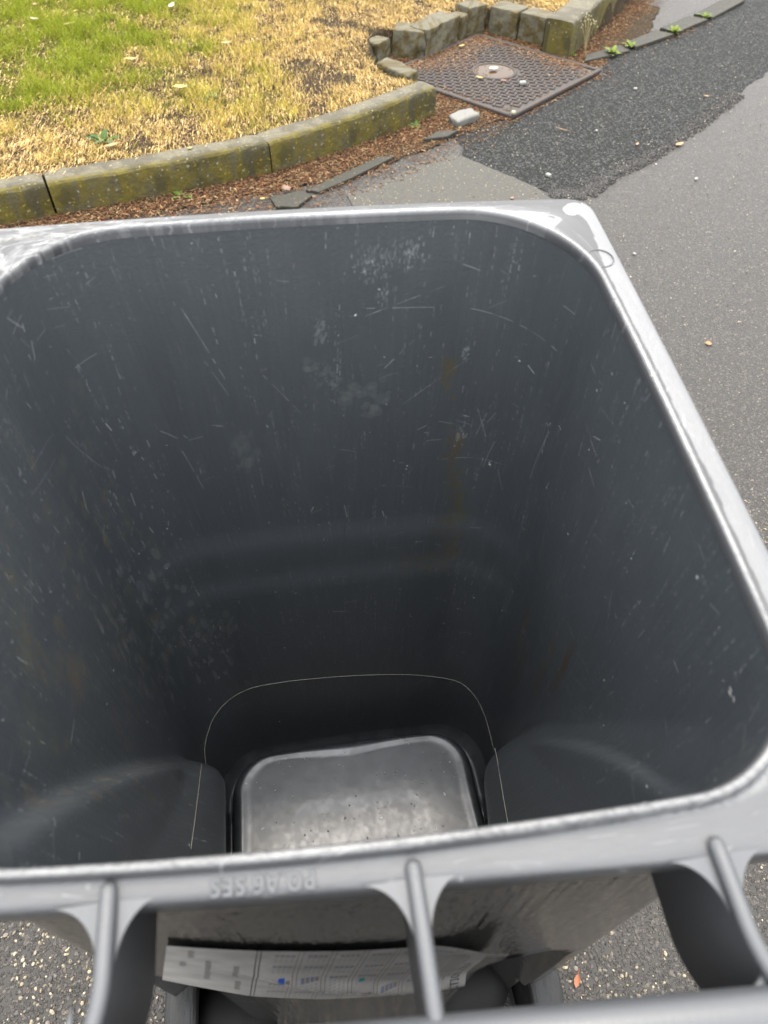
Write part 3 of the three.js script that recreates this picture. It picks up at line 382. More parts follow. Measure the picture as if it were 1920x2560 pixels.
// rim: raised inner lip, flat flange, rolled outer edge and skirt
const rimIn = (x, z) => rrect(x, z - 0.035 * x * sstep(0, 0.2, z), -0.27, 0.25, -0.2477, 0.2706, 0.105, 0.08, 0.005, 0.0085, 0.0111);
const rimOut = (x, z) => rrect(x, z - 0.07 * clamp(x, -0.28, 0.28) * clamp(z / 0.25), -0.304, 0.284, -0.277, 0.302, 0.022, 0.05, 0.004, 0.0085, 0.003);
const rimMaps = (() => {
  const W = 2048, H = 256, R = rng(15), uOf = (x, z) => { let a = Math.atan2(z, x); while (a < Math.PI / 2) a += 2 * Math.PI; return (a - Math.PI / 2) / (2 * Math.PI) * W; };
  const c = document.createElement('canvas'); c.width = W; c.height = H; const g = c.getContext('2d');
  // wear mask: 1 = chalky scuffed plastic, drawn as ragged scrapes
  const im = g.createImageData(W, H), uFL = uOf(-0.26, -0.26), uF = uOf(0, -0.28), uFR = uOf(0.25, -0.26), uR = uOf(0.27, 0);
  const dry = new Float32Array(W * H);
  for (let y = 0; y < H; y++) for (let x = 0; x < W; x++) {
    const v = y / H, i = (y * W + x) * 4, n = fbm(x / 34, y / 40, 91, 5), n2 = fbm(x / 8, y / 22, 95, 4);
    const lip = v < 0.012 ? 0 : sstep(0.16, 0.06, Math.abs(v - 0.13) + 0.05 * (fbm(x / 30, y / 60, 97, 3) - 0.5));
    const fl = sstep(170, 40, Math.abs(x - uFL)) * sstep(0.5, 0.62, n2) + 0.6 * sstep(240, 0, Math.abs(x - uF)) * sstep(0.48, 0.6, n2) * sstep(0.75, 0.35, v) + sstep(190, 60, Math.abs(x - uFR + 130)) * sstep(0.72, 0.5, v + 0.35 * (n - 0.5));
    const wear = clamp(0.42 * lip * sstep(0.1, 0.7, 0.6 * noise(x / 2.2, y / 18, 66) + 0.4 * n) + 0.35 * fl, 0, 1), k = 0.85 + 0.3 * n;
    const dx = x - uFR, e = 0.3 * (n - 0.5) + 0.12 * (n2 - 0.5), filmSheen = sstep(-0.015, 0.015, dx < 10 ? 0.52 - v + e - 0.0012 * Math.max(0, dx + 60) : v - 0.4 + 0.55 * e - 0.35 * sstep(90, 20, dx)) * sstep(-520, -430, dx + 60 * e) * sstep(520, 470, dx);  // pale sky sheen of the wet flange, painted into the colour
    const sheenBlotch = sstep(1.02, 0.94, Math.hypot((dx - 9) / 8, (v - 0.74) / 0.16) + 1.2 * e);  // small bright spot of the same sheen, also painted as colour
    const r = (lerp(0.034, 0.14, wear) + 0.03 * filmSheen + 0.1 * sheenBlotch) * k; im.data[i] = srgb(r); im.data[i + 1] = srgb((lerp(0.035, 0.142, wear) + 0.03 * filmSheen + 0.1 * sheenBlotch) * k); im.data[i + 2] = srgb((lerp(0.037, 0.142, wear) + 0.031 * filmSheen + 0.1 * sheenBlotch) * k); im.data[i + 3] = 255;
    // where no water lies the plastic is matt: far right corner and a strip beside the lip on the right
    const corner = sstep(150, 120, Math.abs(x - uFR - 10) + 90 * (n - 0.5)) * sstep(0.42, 0.48, v + 0.4 * (n - 0.5) - (x - uFR) / 900);
    const stripR = sstep(uR - 190, uR - 180, x + 40 * (n - 0.5)) * sstep(uR + 260, uR + 240, x + 60 * (n - 0.5)) * sstep(0.5, 0.46, v + 0.06 * (n2 - 0.5) + 0.00025 * (x - uR));
    const farL = 0.75 * sstep(260, 120, Math.abs(x - uFL)) + 0.5 * sstep(420, 200, Math.abs(x - uF + 60));
    const bare = sstep(-500, -380, dx) * sstep(500, 420, dx) * (1 - filmSheen) * (1 - sheenBlotch) * sstep(0.16, 0.2, v);
    dry[y * W + x] = clamp(Math.max(bare, farL * sstep(0.3, 0.5, n)));
  }
  g.putImageData(im, 0, 0);
  for (let n = 0; n < 900; n++) { const s = R(), x = s < 0.45 ? uFL + (R() - 0.5) * 260 : s < 0.75 ? uFL + R() * (uFR - uFL) : R() * W, y = R() * H, l = 6 + 40 * R() ** 2, a = R() * 6.3, k = 0.12 + 0.35 * R(); g.strokeStyle = css(k, k, k, 0.36); g.lineWidth = 0.8 + 1.6 * R(); g.beginPath(); g.moveTo(x, y); g.quadraticCurveTo(x + Math.cos(a) * l * 0.5 + 4 * R(), y + Math.sin(a) * l * 0.5, x + Math.cos(a) * l, y + Math.sin(a) * l); g.stroke(); }
  for (let n = 0; n < 30; n++) { g.fillStyle = css(0.12, 0.1, 0.05, 0.2); g.beginPath(); g.ellipse(uOf(-0.15, -0.28) + (R() - 0.5) * 200, R() * H * 0.5 + 50, 20 * R(), 8 * R(), 0, 0, 6.3); g.fill(); }
  const map = new THREE.CanvasTexture(c); map.colorSpace = THREE.SRGBColorSpace;
  const rough = canvasTex(W, H, (q) => { const o = q.createImageData(W, H); for (let i = 0; i < W * H; i++) { const t = dry[i]; o.data[i * 4] = 255 * (1 - t); o.data[i * 4 + 1] = 255 * lerp(0.36, 0.75, t); o.data[i * 4 + 2] = 0; o.data[i * 4 + 3] = Math.round(255 * lerp(1, 0.12, t)); } q.putImageData(o, 0, 0); }, false);
  for (const t of [map, rough]) { t.wrapS = THREE.RepeatWrapping; t.wrapT = THREE.ClampToEdgeWrapping; t.flipY = false; }
  return { map, rough };
})();
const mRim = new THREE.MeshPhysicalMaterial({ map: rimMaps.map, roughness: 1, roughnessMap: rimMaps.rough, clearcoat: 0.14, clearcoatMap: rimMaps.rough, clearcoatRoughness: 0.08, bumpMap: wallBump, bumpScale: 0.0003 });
const rimProf = [[0.0004, -0.011, 0], [-0.0004, -0.005, 0], [0.0001, -0.0018, 0], [0.0016, -0.0002, 0], [0.0036, 0.0004, 0], [0.0055, -0.0006, 0], [0.0068, -0.003, 0], [0.0072, -0.0065, 0], [0.0082, -0.0078, 0], [0.0095, -0.0082, 0], [0, -0.0086, 0.4], [0, -0.009, 0.8], [-0.004, -0.0096, 1], [-0.0015, -0.011, 1], [-0.0003, -0.0138, 1], [0, -0.018, 1], [0.0005, -0.036, 1], [-0.003, -0.036, 1], [-0.0035, -0.017, 1], [0.011, -0.013, 0]];
const rimLoop = angs.map((a) => [a, reach(rimIn, 0, 0, a), reach(rimOut, 0, 0, a)]);
{
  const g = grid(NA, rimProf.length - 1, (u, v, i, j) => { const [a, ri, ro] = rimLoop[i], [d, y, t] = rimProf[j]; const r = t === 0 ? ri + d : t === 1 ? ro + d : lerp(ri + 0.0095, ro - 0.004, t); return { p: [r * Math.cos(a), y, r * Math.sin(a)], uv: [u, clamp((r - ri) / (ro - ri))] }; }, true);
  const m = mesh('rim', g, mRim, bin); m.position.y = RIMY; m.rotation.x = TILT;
  m.userData.label = 'wet scuffed flange round the mouth of the bin';
  const ring = mesh('moulded_circle', new THREE.TorusGeometry(0.0125, 0.0006, 5, 36).rotateX(Math.PI / 2), mPlastic, bin); ring.position.set(...rimToWorld(0.2655, -0.0084, -0.18)); ring.rotation.x = TILT;
  const font = await new FontLoader().loadAsync('fonts/droid/droid_sans_bold.typeface.json');
  const tg = new TextGeometry('PO.A6 SES', { font, size: 0.0085, depth: 0.0012, curveSegments: 4, bevelEnabled: true, bevelSize: 0.0003, bevelThickness: 0.0003, bevelSegments: 1 }); tg.computeBoundingBox(); tg.translate(-(tg.boundingBox.max.x + tg.boundingBox.min.x) / 2, -0.0042, 0);
  tg.scale(0.98, 1, 1).rotateX(-Math.PI / 2).rotateY(Math.PI - 0.06);
  const lt = mesh('raised_lettering', tg, mPlastic, bin); lt.position.set(...rimToWorld(-0.067, -0.0092, 0.2935)); lt.rotation.x = TILT;
}

// outer wall with wheel recesses; the near wall is wet
const backZ = (x, h) => 0.293 + 0.075 * x - 0.022 * ((x + 0.005) / 0.25) ** 2;
function outerF(h) {
  const zf = -0.262 + 0.128 * (1.068 - h);
  return (x, z) => {
    const zz = z > 0 ? z - (backZ(x, h) - 0.28) : z;
    let d = rrect(x, zz, -0.281, 0.265, zf, 0.28, 0.1, 0.045, 0, 0.01, 0);
    const hw = h < 0.1 ? 0 : h < 0.5 ? 0.036 : h < 0.59 ? 0.036 * Math.sqrt(1 - ((h - 0.5) / 0.09) ** 2) : 0;
    if (hw > 0.002) d = smax(d, Math.min(z - 0.215, hw - Math.abs(x < 0 ? x + 0.21 : x - 0.14)), 0.006);
    if (h < 0.24) d = smax(d, Math.min(z - 0.15, x < 0 ? -x - 0.245 : x - 0.2), 0.006);
    return d;
  };
}
const mWet = new THREE.MeshPhysicalMaterial({ color: lin(0.014, 0.0135, 0.0125), roughness: 0.13, bumpScale: 0.0016, bumpMap: canvasTex(1024, 1024, (g, W) => { const im = g.createImageData(W, W); for (let y = 0; y < W; y++) for (let x = 0; x < W; x++) { const i = (y * W + x) * 4, a = fbm(x / 10, y / 240, 33, 4), b = fbm(x / 120, y / 160, 37, 3), m = sstep(0.45, 0.6, b), v = 128 + (0.35 + m) * 200 * (a - 0.5) + 40 * (noise(x / 5, y / 9, 3) - 0.5); im.data[i] = im.data[i + 1] = im.data[i + 2] = clamp(v, 0, 255); im.data[i + 3] = 255; } g.putImageData(im, 0, 0); }, false) });
mWet.bumpMap.repeat.set(4, 2);
{
  const hs = [0.035]; for (let h = 0.05; h < 0.09; h += 0.02) hs.push(h); hs.push(0.098, 0.102, 0.14, 0.18, 0.21, 0.238, 0.242); for (let h = 0.27; h < 0.5; h += 0.03) hs.push(h); for (let h = 0.5; h < 0.5901; h += 0.006) hs.push(h); for (let h = 0.62; h < 0.98; h += 0.03) hs.push(h); hs.push(1.005);
  const N = 300, A = [...Array(N + 1)].map((_, i) => Math.PI / 2 + i / N * 2 * Math.PI);
  const loops = hs.map((h) => { const f = outerF(h), top = sstep(0.5, 1, h); return A.map((a) => { const r = reach(f, 0.01, 0, a), x = 0.01 + r * Math.cos(a), z = r * Math.sin(a); return [x, h - z * Math.tan(TILT) * top, z]; }); });
  const g = grid(N, hs.length - 1, (u, v, i, j) => ({ p: loops[j][i], uv: [u, hs[j] / 1.0] }), true);
  const cap = grid(N, 1, (u, v, i, j) => ({ p: j ? [0.01, 0.04, 0] : [loops[0][i][0], 0.035, loops[0][i][2]] }), true);
  mesh('outer_wall', merge([g, cap]), mWet, bin);
  const feet = [-1, 1].map((s) => chamferBox(0.06, 0.05, 0.05, 0.006).translate(CX + s * 0.15, 0, -0.08)); mesh('front_foot', feet[0], mPlastic, bin); mesh('front_foot', feet[1], mPlastic, bin);
}

// handle, ribs, gussets
const flangeZ = (x) => 0.302 + 0.07 * x;
function inRim(m, p = [0, 0, 0]) { m.position.set(...rimToWorld(...p)); m.rotation.x = TILT; return m; }
{
  const bx = (x) => 0.3715 + 0.07 * x, pts = []; for (let k = 0; k <= 20; k++) { const x = -0.27 + 0.55 * k / 20, e = Math.max(0, Math.abs(x - 0.005) - 0.235) / 0.04; pts.push(new THREE.Vector3(x, -0.0095, bx(x) - 0.03 * e * e)); }
  inRim(mesh('handle_bar', new THREE.TubeGeometry(new THREE.CatmullRomCurve3(pts), 80, 0.0125, 20), mRimPlain(), bin));
  for (const [x, flare] of [[-0.144, -1], [0.0107, 0], [0.174, 1]]) {
    const z0 = flangeZ(x) - 0.006, z1 = bx(x), q = []; for (let k = 0; k <= 12; k++) { const t = k / 12; q.push(new THREE.Vector3(x + flare * 0.012 * Math.max(0, t - 0.45) ** 2 / 0.3, -0.0075 + 0.0015 * Math.sin(t * 3.1), lerp(z0, z1, t))); }
    const rib = inRim(mesh('handle_rib', merge([new THREE.TubeGeometry(new THREE.CatmullRomCurve3(q), 24, 0.0045, 12), new THREE.SphereGeometry(0.0045, 12, 8).translate(q[0].x, q[0].y, q[0].z)]), mRimPlain(), bin));
    const web = grid(12, 8, (u, v) => { const k = q[Math.round(u * 12)]; return { p: [k.x, lerp(-0.006, -0.105, v), k.z] }; });
    const side = (dx) => { const g = web.clone().translate(dx, 0, 0); return g; };
    const edge = grid(12, 1, (u, v) => { const k = q[Math.round(u * 12)]; return { p: [k.x + (v - 0.5) * 0.004, -0.105, k.z] }; });
    inRim(mesh('rib_web', merge([side(-0.002), side(0.002), edge]), mPlastic, bin));
    for (const s of [-1, 1]) for (const far of [true, false]) { // concave corner plates
      if (!far && flare === 0) continue;
      const L = far ? 0.024 : 0.016, sh = new THREE.Shape(), q1 = far ? 1 : -1; sh.moveTo(0, 0); sh.lineTo(s * L, 0); sh.quadraticCurveTo(s * L * 0.18, -q1 * L * 0.12, 0, -q1 * L * 1.15); sh.lineTo(0, 0);
      const gg = new THREE.ExtrudeGeometry(sh, { depth: 0.003, bevelEnabled: false, curveSegments: 12 }).rotateX(-Math.PI / 2).translate(0, -0.003, 0);
      const zz = far ? flangeZ(x) - 0.0015 + 0.0 : z1 - 0.0115; inRim(mesh('corner_plate', gg.translate(x + s * 0.004 + (far ? 0 : flare * 0.01), -0.0095, zz + (far ? s * 0.0 : 0)), mRimPlain(), bin));
    }
  }
}
function mRimPlain() { return mRimPlain.m ??= new THREE.MeshPhysicalMaterial({ color: lin(0.036, 0.038, 0.041), roughness: 0.4, clearcoat: 0.1, clearcoatRoughness: 0.15, bumpMap: wallBump, bumpScale: 0.0002 }); }

// lid hanging open behind the handle
{
  const g = grid(30, 24, (u, v) => { const x = (u - 0.5) * 0.56, y = 0.99 - 0.6 * v, e = Math.max(Math.abs(u - 0.5) * 2, Math.abs(v - 0.5) * 2); return { p: [x + 0.005, y, 0.415 + 0.02 * x + 0.05 * v - 0.03 * sstep(0.82, 1, e)] }; });
  mesh('lid', merge([g, g.clone().translate(0, 0, 0.005)]), mPlastic, bin);
  for (const s of [-1, 1]) mesh('lid_hinge', new THREE.CylinderGeometry(0.013, 0.013, 0.05, 16).rotateZ(Math.PI / 2).translate(0.005 + s * 0.24, 0.985, 0.4), mPlastic, bin);
}

// wheels and axle
{
  const mBlack = new THREE.MeshPhysicalMaterial({ color: lin(0.006, 0.006, 0.006), roughness: 0.7, specularIntensity: 0.25 });
  for (const x of [-0.208, 0.143]) mesh('axle_housing', new THREE.CapsuleGeometry(0.052, 0.03, 8, 20).rotateZ(Math.PI / 2).translate(x, 0.12, 0.262), mBlack, bin);
  const mTyre = new THREE.MeshPhysicalMaterial({ color: lin(0.012, 0.012, 0.012), roughness: 0.5, specularIntensity: 0.5, bumpMap: mSett.bumpMap, bumpScale: 0.002 });
  const tyre = new THREE.LatheGeometry([[0.07, -0.02], [0.085, -0.0225], [0.095, -0.0225], [0.0985, -0.02], [0.1, -0.014], [0.1, 0.014], [0.0985, 0.02], [0.095, 0.0225], [0.085, 0.0225], [0.07, 0.02]].map((p) => new THREE.Vector2(...p)), 48).rotateZ(Math.PI / 2);
  const hub = new THREE.LatheGeometry([[0.0001, -0.016], [0.02, -0.018], [0.03, -0.01], [0.06, -0.01], [0.0702, -0.018], [0.0702, 0.018], [0.06, 0.01], [0.03, 0.01], [0.02, 0.018], [0.0001, 0.016]].map((p) => new THREE.Vector2(...p)), 32).rotateZ(Math.PI / 2);
  for (const s of [-1, 1]) { const w = mesh('wheel', hub, mBlack, bin); w.position.set(s < 0 ? -0.268 : 0.245, 0.1, 0.262 + 0.05 * s * 0.2); mesh('tyre', tyre, mTyre, w); }
  mesh('axle', new THREE.CylinderGeometry(0.01, 0.01, 0.5, 12).rotateZ(Math.PI / 2).translate(-0.012, 0.1, 0.255), mBlack, bin);
}

// collection calendar stuck on the near wall
{
  const map = canvasTex(1024, 1024, (g, W, H) => {
    g.fillStyle = css(0.45, 0.435, 0.41); g.fillRect(0, 0, W, H); const R = rng(44);
    const im = g.getImageData(0, 0, W, H); for (let i = 0; i < W * H; i++) { const x = i % W, y = i / W | 0, k = 0.8 + 0.3 * fbm(x / 90, y / 90, 14, 4); for (let c = 0; c < 3; c++) im.data[i * 4 + c] *= k; } g.putImageData(im, 0, 0);
    const bar = (x, y, w, h, c) => { g.fillStyle = c; g.fillRect(x, y, w, h); };
    for (const x of [250, 262]) bar(x, 0, 4, H, css(0.06, 0.06, 0.07));
    for (let m = 0; m < 6; m++) { const x = 300 + m * 98; bar(x + 88, 0, 2, H, css(0.08, 0.08, 0.08)); bar(x + 74, 0, 2, H, css(0.08, 0.08, 0.08));
      for (let r = 0; r < 5; r++) { for (let k = 0; k < 4; k++) { bar(x + 6 + k * 16, 60 + r * 190, 13, 34, k % 2 ? css(0.2, 0.19, 0.18) : css(0.17, 0.2, 0.28)); for (let q = 0; q < 6; q++) bar(x + 6 + k * 16, 106 + r * 190 + q * 15, 9, 6, css(0.26, 0.25, 0.24, 0.8)); } } }
    g.strokeStyle = css(0.85, 0.85, 0.85); g.lineWidth = 46; g.lineCap = 'round'; g.beginPath(); for (let q = 0; q <= 60; q++) { const u = 0.27 + 0.72 * q / 60, c = lerp(0.25, 0.8, clamp(u * 1.1)); q ? g.lineTo(u * W, (c + 0.02) * H) : g.moveTo(u * W, (c + 0.02) * H); } g.lineWidth = 34; g.stroke();
    bar(330, 420, 20, 60, css(0.02, 0.1, 0.5)); bar(610, 505, 20, 50, css(0.0, 0.25, 0.28)); bar(800, 520, 24, 60, css(0.0, 0.2, 0.6));
    g.fillStyle = css(0.05, 0.05, 0.06); g.save(); g.translate(1000, 960); g.rotate(-Math.PI / 2); g.font = 'bold 44px sans-serif'; g.fillText('COLLECTIONS CALENDAR', 0, 0); g.restore();
    for (let k = 0; k < 5; k++) bar(896 + k * 14, 80 + 30 * k, 5, 760 - 60 * k, css(0.14, 0.14, 0.14));
    for (const [x, y, l] of [[60, 60, 160], [40, 330, 120], [110, 240, 470], [190, 300, 250], [200, 640, 240]]) for (let q = 0; q < l; q += 18) bar(x + (R() - 0.5) * 3, y + q, 14 + 6 * R(), 12, css(0.09, 0.09, 0.09, 0.85));
  }, true, false);
  const tab = (T, u) => { const k = clamp(u) * (T.length - 1), i = Math.min(T.length - 2, Math.floor(k)); return lerp(T[i], T[i + 1], k - i); };
  const P = (u, v) => [lerp(lerp(-0.158, 0.1, u), lerp(-0.207, 0.08, u), v), lerp(tab([0.8, 0.785, 0.772, 0.762, 0.74], u), tab([0.59, 0.49, 0.46, 0.452, 0.5], u), v)]; // the left end is torn short
  const g = grid(60, 40, (u, v) => { const [x, h] = P(u, v), c = lerp(0.25, 0.8, clamp(u * 1.1)), fold = Math.exp(-(((v - c) / 0.05) ** 2)) * sstep(0.1, 0.5, u), lift = 0.01 * sstep(0.75, 1, u) * sstep(0.3, 0, v); return { p: [x, h, backZ(x, h) + 0.003 + 0.009 * fold + lift], uv: [u, 1 - v] }; });
  const m = mesh('paper_sticker', g, new THREE.MeshStandardMaterial({ map, roughness: 0.5 }), bin); m.userData.label = 'creased paper collection calendar stuck on the wall of the bin under the handle';
}

// ---------------------------------------------------------------- grass, straw, needles, grit
const kerbLine = [[-2.2, -2.1], [-1.75, -2.235], [-0.9, -2.495], [-0.55, -2.6], [-0.07, -2.79], [0.3, -3.005], [0.69, -3.3], [0.56, -3.7], [0.58, -4.08], [0.85, -4.05], [1.2, -4.4], [1.6, -4.2], [2.1, -4.55], [3.2, -6.1]];
function green(x, z) { const d = segDist(x, z, kerbLine), n = fbm(x * 1.7, z * 1.7, 12, 3) - 0.5, m = fbm(x * 6, z * 6, 18, 2) - 0.5; return clamp(0.12 + 0.5 * sstep(0.05, 1.5, d) + 0.42 * sstep(0.7, -1.2, x) * sstep(0.05, 0.7, d) - 0.3 * sstep(-0.1, 1.0, x) + 0.75 * n + 0.8 * m); }
function instanced(name, geo, mat, list, label, category) {
  const m = shade(new THREE.InstancedMesh(geo, mat, list.length)); m.name = numbered(name);
  list.forEach(([mx, c], i) => { m.setMatrixAt(i, mx); m.setColorAt(i, c); }); scene.add(m); return kind(m, 'stuff', label, category);
}
const blade = (bend) => { const pos = [], idx = [], n = 3; for (let k = 0; k <= n; k++) { const t = k / n, w = 0.5 * (1 - t ** 1.6) + 0.02, z = bend * t * t; pos.push(-w, t, z, w, t, z); } for (let k = 0; k < n; k++) { const a = 2 * k; idx.push(a, a + 1, a + 3, a, a + 3, a + 2); } const g = new THREE.BufferGeometry(); g.setAttribute('position', new THREE.Float32BufferAttribute(pos, 3)); g.setIndex(idx); g.computeVertexNormals(); return g; };
const mBlade = new THREE.MeshPhysicalMaterial({ color: 0xffffff, roughness: 0.7, specularIntensity: 0.12, transmission: 0.35, thickness: 0, side: THREE.DoubleSide });
const mDry = new THREE.MeshPhysicalMaterial({ color: 0xffffff, roughness: 0.8, specularIntensity: 0.12, side: THREE.DoubleSide });
{
  const R = rng(101), up = [], flat = [];
  for (let n = 0; n < 620000; n++) {
    const x = -2.9 + 6 * R(), z = -6.4 + 4.4 * R(); if (!inPoly(x, z, lawnPoly)) continue;
    const g = green(x, z), tuft = sstep(0.25, 0.75, fbm(x * 11, z * 11, 31, 3)), bare = sstep(0.6, 0.7, fbm(x * 5.3, z * 5.3, 47, 3)) * (1 - g);
    if (R() < bare * 0.85) continue;
    const y = lawnY(x, z), live = R() < g, yel = clamp(1.1 - g * 1.1 + 0.6 * (R() - 0.5));
    if (R() < lerp(0.32, 0.78, g)) { // standing
      const h = (0.013 + 0.042 * tuft) * (0.5 + 0.9 * R()) * lerp(0.75, 1.25, g), tone = 0.65 + 0.7 * R();
      const c = live ? lin(lerp(0.165, 0.37, yel) * tone, lerp(0.205, 0.3, yel) * tone, lerp(0.016, 0.034, yel) * tone) : lin(0.46 * tone, 0.335 * tone, 0.115 * tone);
      up.push([M4([x, y - 0.004, z], [(R() - 0.5) * 1.5, R() * 6.28, (R() - 0.5) * 1.5], [0.0018 + 0.0014 * R(), h, h]), c]);
    } else { const t = 0.55 + 0.8 * R(), l = 0.015 + 0.07 * R() ** 2.5; flat.push([M4([x, y + 0.004 + 0.012 * R(), z], [1.2 + 0.5 * R(), R() * 6.28, 0], [0.0011 + 0.0012 * R(), l, l]), R() < 0.8 ? lin(0.48 * t, 0.34 * t, 0.155 * t) : lin(0.13 * t, 0.07 * t, 0.03 * t)]); }
  }
  for (let n = 0; n < 190000; n++) { const x = -7 + 14 * R(), z = -11 + 9.4 * R(); if (x > -2.9 && x < 3.1 && z > -6.4 || !inPoly(x, z, lawnPoly)) continue; const h = 0.03 + 0.035 * R(), t = 0.65 + 0.7 * R(), y = R(); up.push([M4([x, lawnY(x, z) - 0.004, z], [(R() - 0.5) * 1.5, R() * 6.28, (R() - 0.5) * 1.5], [0.004 + 0.004 * R(), h, h]), lin(lerp(0.165, 0.37, y) * t, lerp(0.205, 0.3, y) * t, 0.024 * t)]); }
  instanced('grass', blade(0.45), mBlade, up, 'lawn grass fading from green to straw yellow', 'grass');
  instanced('dry_straw', blade(0.12), mDry, flat, 'dead straw lying matted between the grass', 'straw');
}
const needle = new THREE.BoxGeometry(1, 0.35, 0.3);
const coverA = Math.atan2(0.651, 0.759), coverLocal = (x, z) => { const dx = x - 1.132, dz = z + 3.114; return [dx * 0.759 - dz * 0.651, dx * -0.651 - dz * 0.759]; };
{
  const R = rng(202), list = [], grit = [], mGrit = new THREE.MeshPhysicalMaterial({ color: 0xffffff, roughness: 0.6, specularIntensity: 0.25 });
  const tones = [[0.085, 0.037, 0.018], [0.12, 0.07, 0.035], [0.06, 0.032, 0.018], [0.17, 0.12, 0.065], [0.04, 0.024, 0.017]];
  const kerbFoot = [[-2.2, -1.98], [-1.78, -2.12], [-0.87, -2.4], [-0.46, -2.522], [-0.03, -2.67], [0.37, -2.905], [0.774, -3.2]], recess = [[0.68, -3.95], [0.87, -3.92], [1.12, -4.2], [1.29, -4.32], [1.44, -4.21], [1.56, -4.07], [1.66, -3.9]], kerb2 = [[1.66, -3.9], [1.985, -4.325], [2.75, -5.36]];
  for (let n = 0; n < 700000 && list.length < 42000; n++) {
    const x = -1.5 + 4.3 * R(), z = -5.2 + 3.1 * R(); if (inPoly(x, z, lawnPoly)) continue;
    const d1 = segDist(x, z, kerbFoot), d2 = segDist(x, z, recess), d3 = segDist(x, z, kerb2), [cu, cv] = coverLocal(x, z), on = cu > 0 && cv > 0 && cu < 0.85 && cv < 0.82, nn = fbm(x * 11, z * 11, 61, 3);
    if (d1 < 0.5 && z < lerp(-2.0, -3.1, clamp((x + 1.5) / 2.3)) - 9) continue;
    let p = 0.95 * sstep(0.2, 0.03, d1 + 0.12 * (nn - 0.5)) + 0.32 * sstep(0.42, 0.1, d1) * nn * 2 + 0.95 * sstep(0.24, 0.05, d2 + 0.16 * (nn - 0.5)) + 0.25 * sstep(0.45, 0.1, d2) * sstep(0.5, 0.65, nn) + 0.7 * sstep(0.22, 0.04, d3 + 0.1 * (nn - 0.5)) + (!on ? 0.5 * sstep(0.12, 0.02, Math.abs(cu + 0.03)) * sstep(-0.05, 0.05, cv) : 0.012);
    p += 0.3 * sstep(0.12, 0.02, segDist(x, z, [[1.7, -3.82], [2.06, -4.02], [2.4, -4.26], [2.72, -4.49], [3.2, -4.84]])) * sstep(0.42, 0.6, nn);
    if (cu > -0.05 && cv < -0.01 && cu < 0.9 && cv > -0.03) p += 0.25;
    if (R() > p) continue;
    const t = tones[Math.floor(R() ** 1.4 * 5)], k = 0.6 + 0.8 * R(), y = on ? 0.02 : 0.006 + 0.01 * R() * clamp(p);
    list.push([M4([x, y, z], [(R() - 0.5) * 0.5, R() * 6.28, (R() - 0.5) * 0.5], [0.006 + 0.016 * R() ** 1.5, 0.002 + 0.003 * R(), 0.004 + 0.01 * R() ** 2]), lin(t[0] * k, t[1] * k, t[2] * k)]);
  }
  instanced('leaf_litter', needle, mDry, list, 'reddish brown leaf litter gathered along the kerb foot', 'leaf litter');
  // loose stone chips
  const gt = [[0.1, 0.09, 0.078], [0.15, 0.13, 0.1], [0.19, 0.16, 0.11], [0.06, 0.056, 0.052], [0.24, 0.21, 0.155]];
  const chip = (x, z, s, y = 0) => { const t = gt[Math.floor(R() ** 1.15 * 5)], k = 0.7 + 0.6 * R(); grit.push([M4([x, y + s * 0.15, z], [R() * 6, R() * 6, R() * 6], [s * (0.7 + 0.6 * R()), s * (0.45 + 0.3 * R()), s * (0.6 + 0.5 * R())]), lin(t[0] * k, t[1] * k, t[2] * k)]); };
  for (let n = 0; n < 26000; n++) { const x = -1.1 + 2.3 * R(), z = -0.7 + 1.5 * R(); if (fbm(x * 9, z * 9, 3, 2) + 0.6 * sstep(0.0, -0.3, x) < 0.3 + 0.4 * R()) continue; chip(x, z, 0.0018 + 0.003 * R() ** 2); }
  for (let n = 0; n < 9000; n++) { const x = 0.2 + 3.2 * R(), z = -4.6 + 3.2 * R(); if (inPoly(x, z, lawnPoly)) continue; if (n > 2200 && segDist(x, z, patchPts.slice(13)) > 0.07 && segDist(x, z, [[0.1, -2.45], [0.8, -2.85], [1.1, -3.08]]) > 0.14) continue; chip(x, z, 0.0015 + 0.0028 * R() ** 2, 0.005); }
  for (let n = 0; n < 6000; n++) { const k = 13 + R() * 4.999, i = Math.floor(k), a = patchPts[i], b = patchPts[(i + 1) % patchPts.length], o = (R() + R() - 1) * 0.05, L = Math.hypot(b[0] - a[0], b[1] - a[1]), x = lerp(a[0], b[0], k - i) - o * (b[1] - a[1]) / L, z = lerp(a[1], b[1], k - i) + o * (b[0] - a[0]) / L, s = 0.002 + 0.003 * R(), q = R() < 0.6 ? 0.024 : 0.042, j = 0.7 + 0.6 * R(); grit.push([M4([x, 0.002, z], [R() * 6, R() * 6, R() * 6], [s * 1.2, s * 0.7, s]), lin(q * j, q * j * 0.95, q * j * 0.9)]); }
  instanced('stone_chips', new THREE.IcosahedronGeometry(1, 0), mGrit, grit, 'loose stone chips scattered over the wet asphalt', 'stone chips');
}

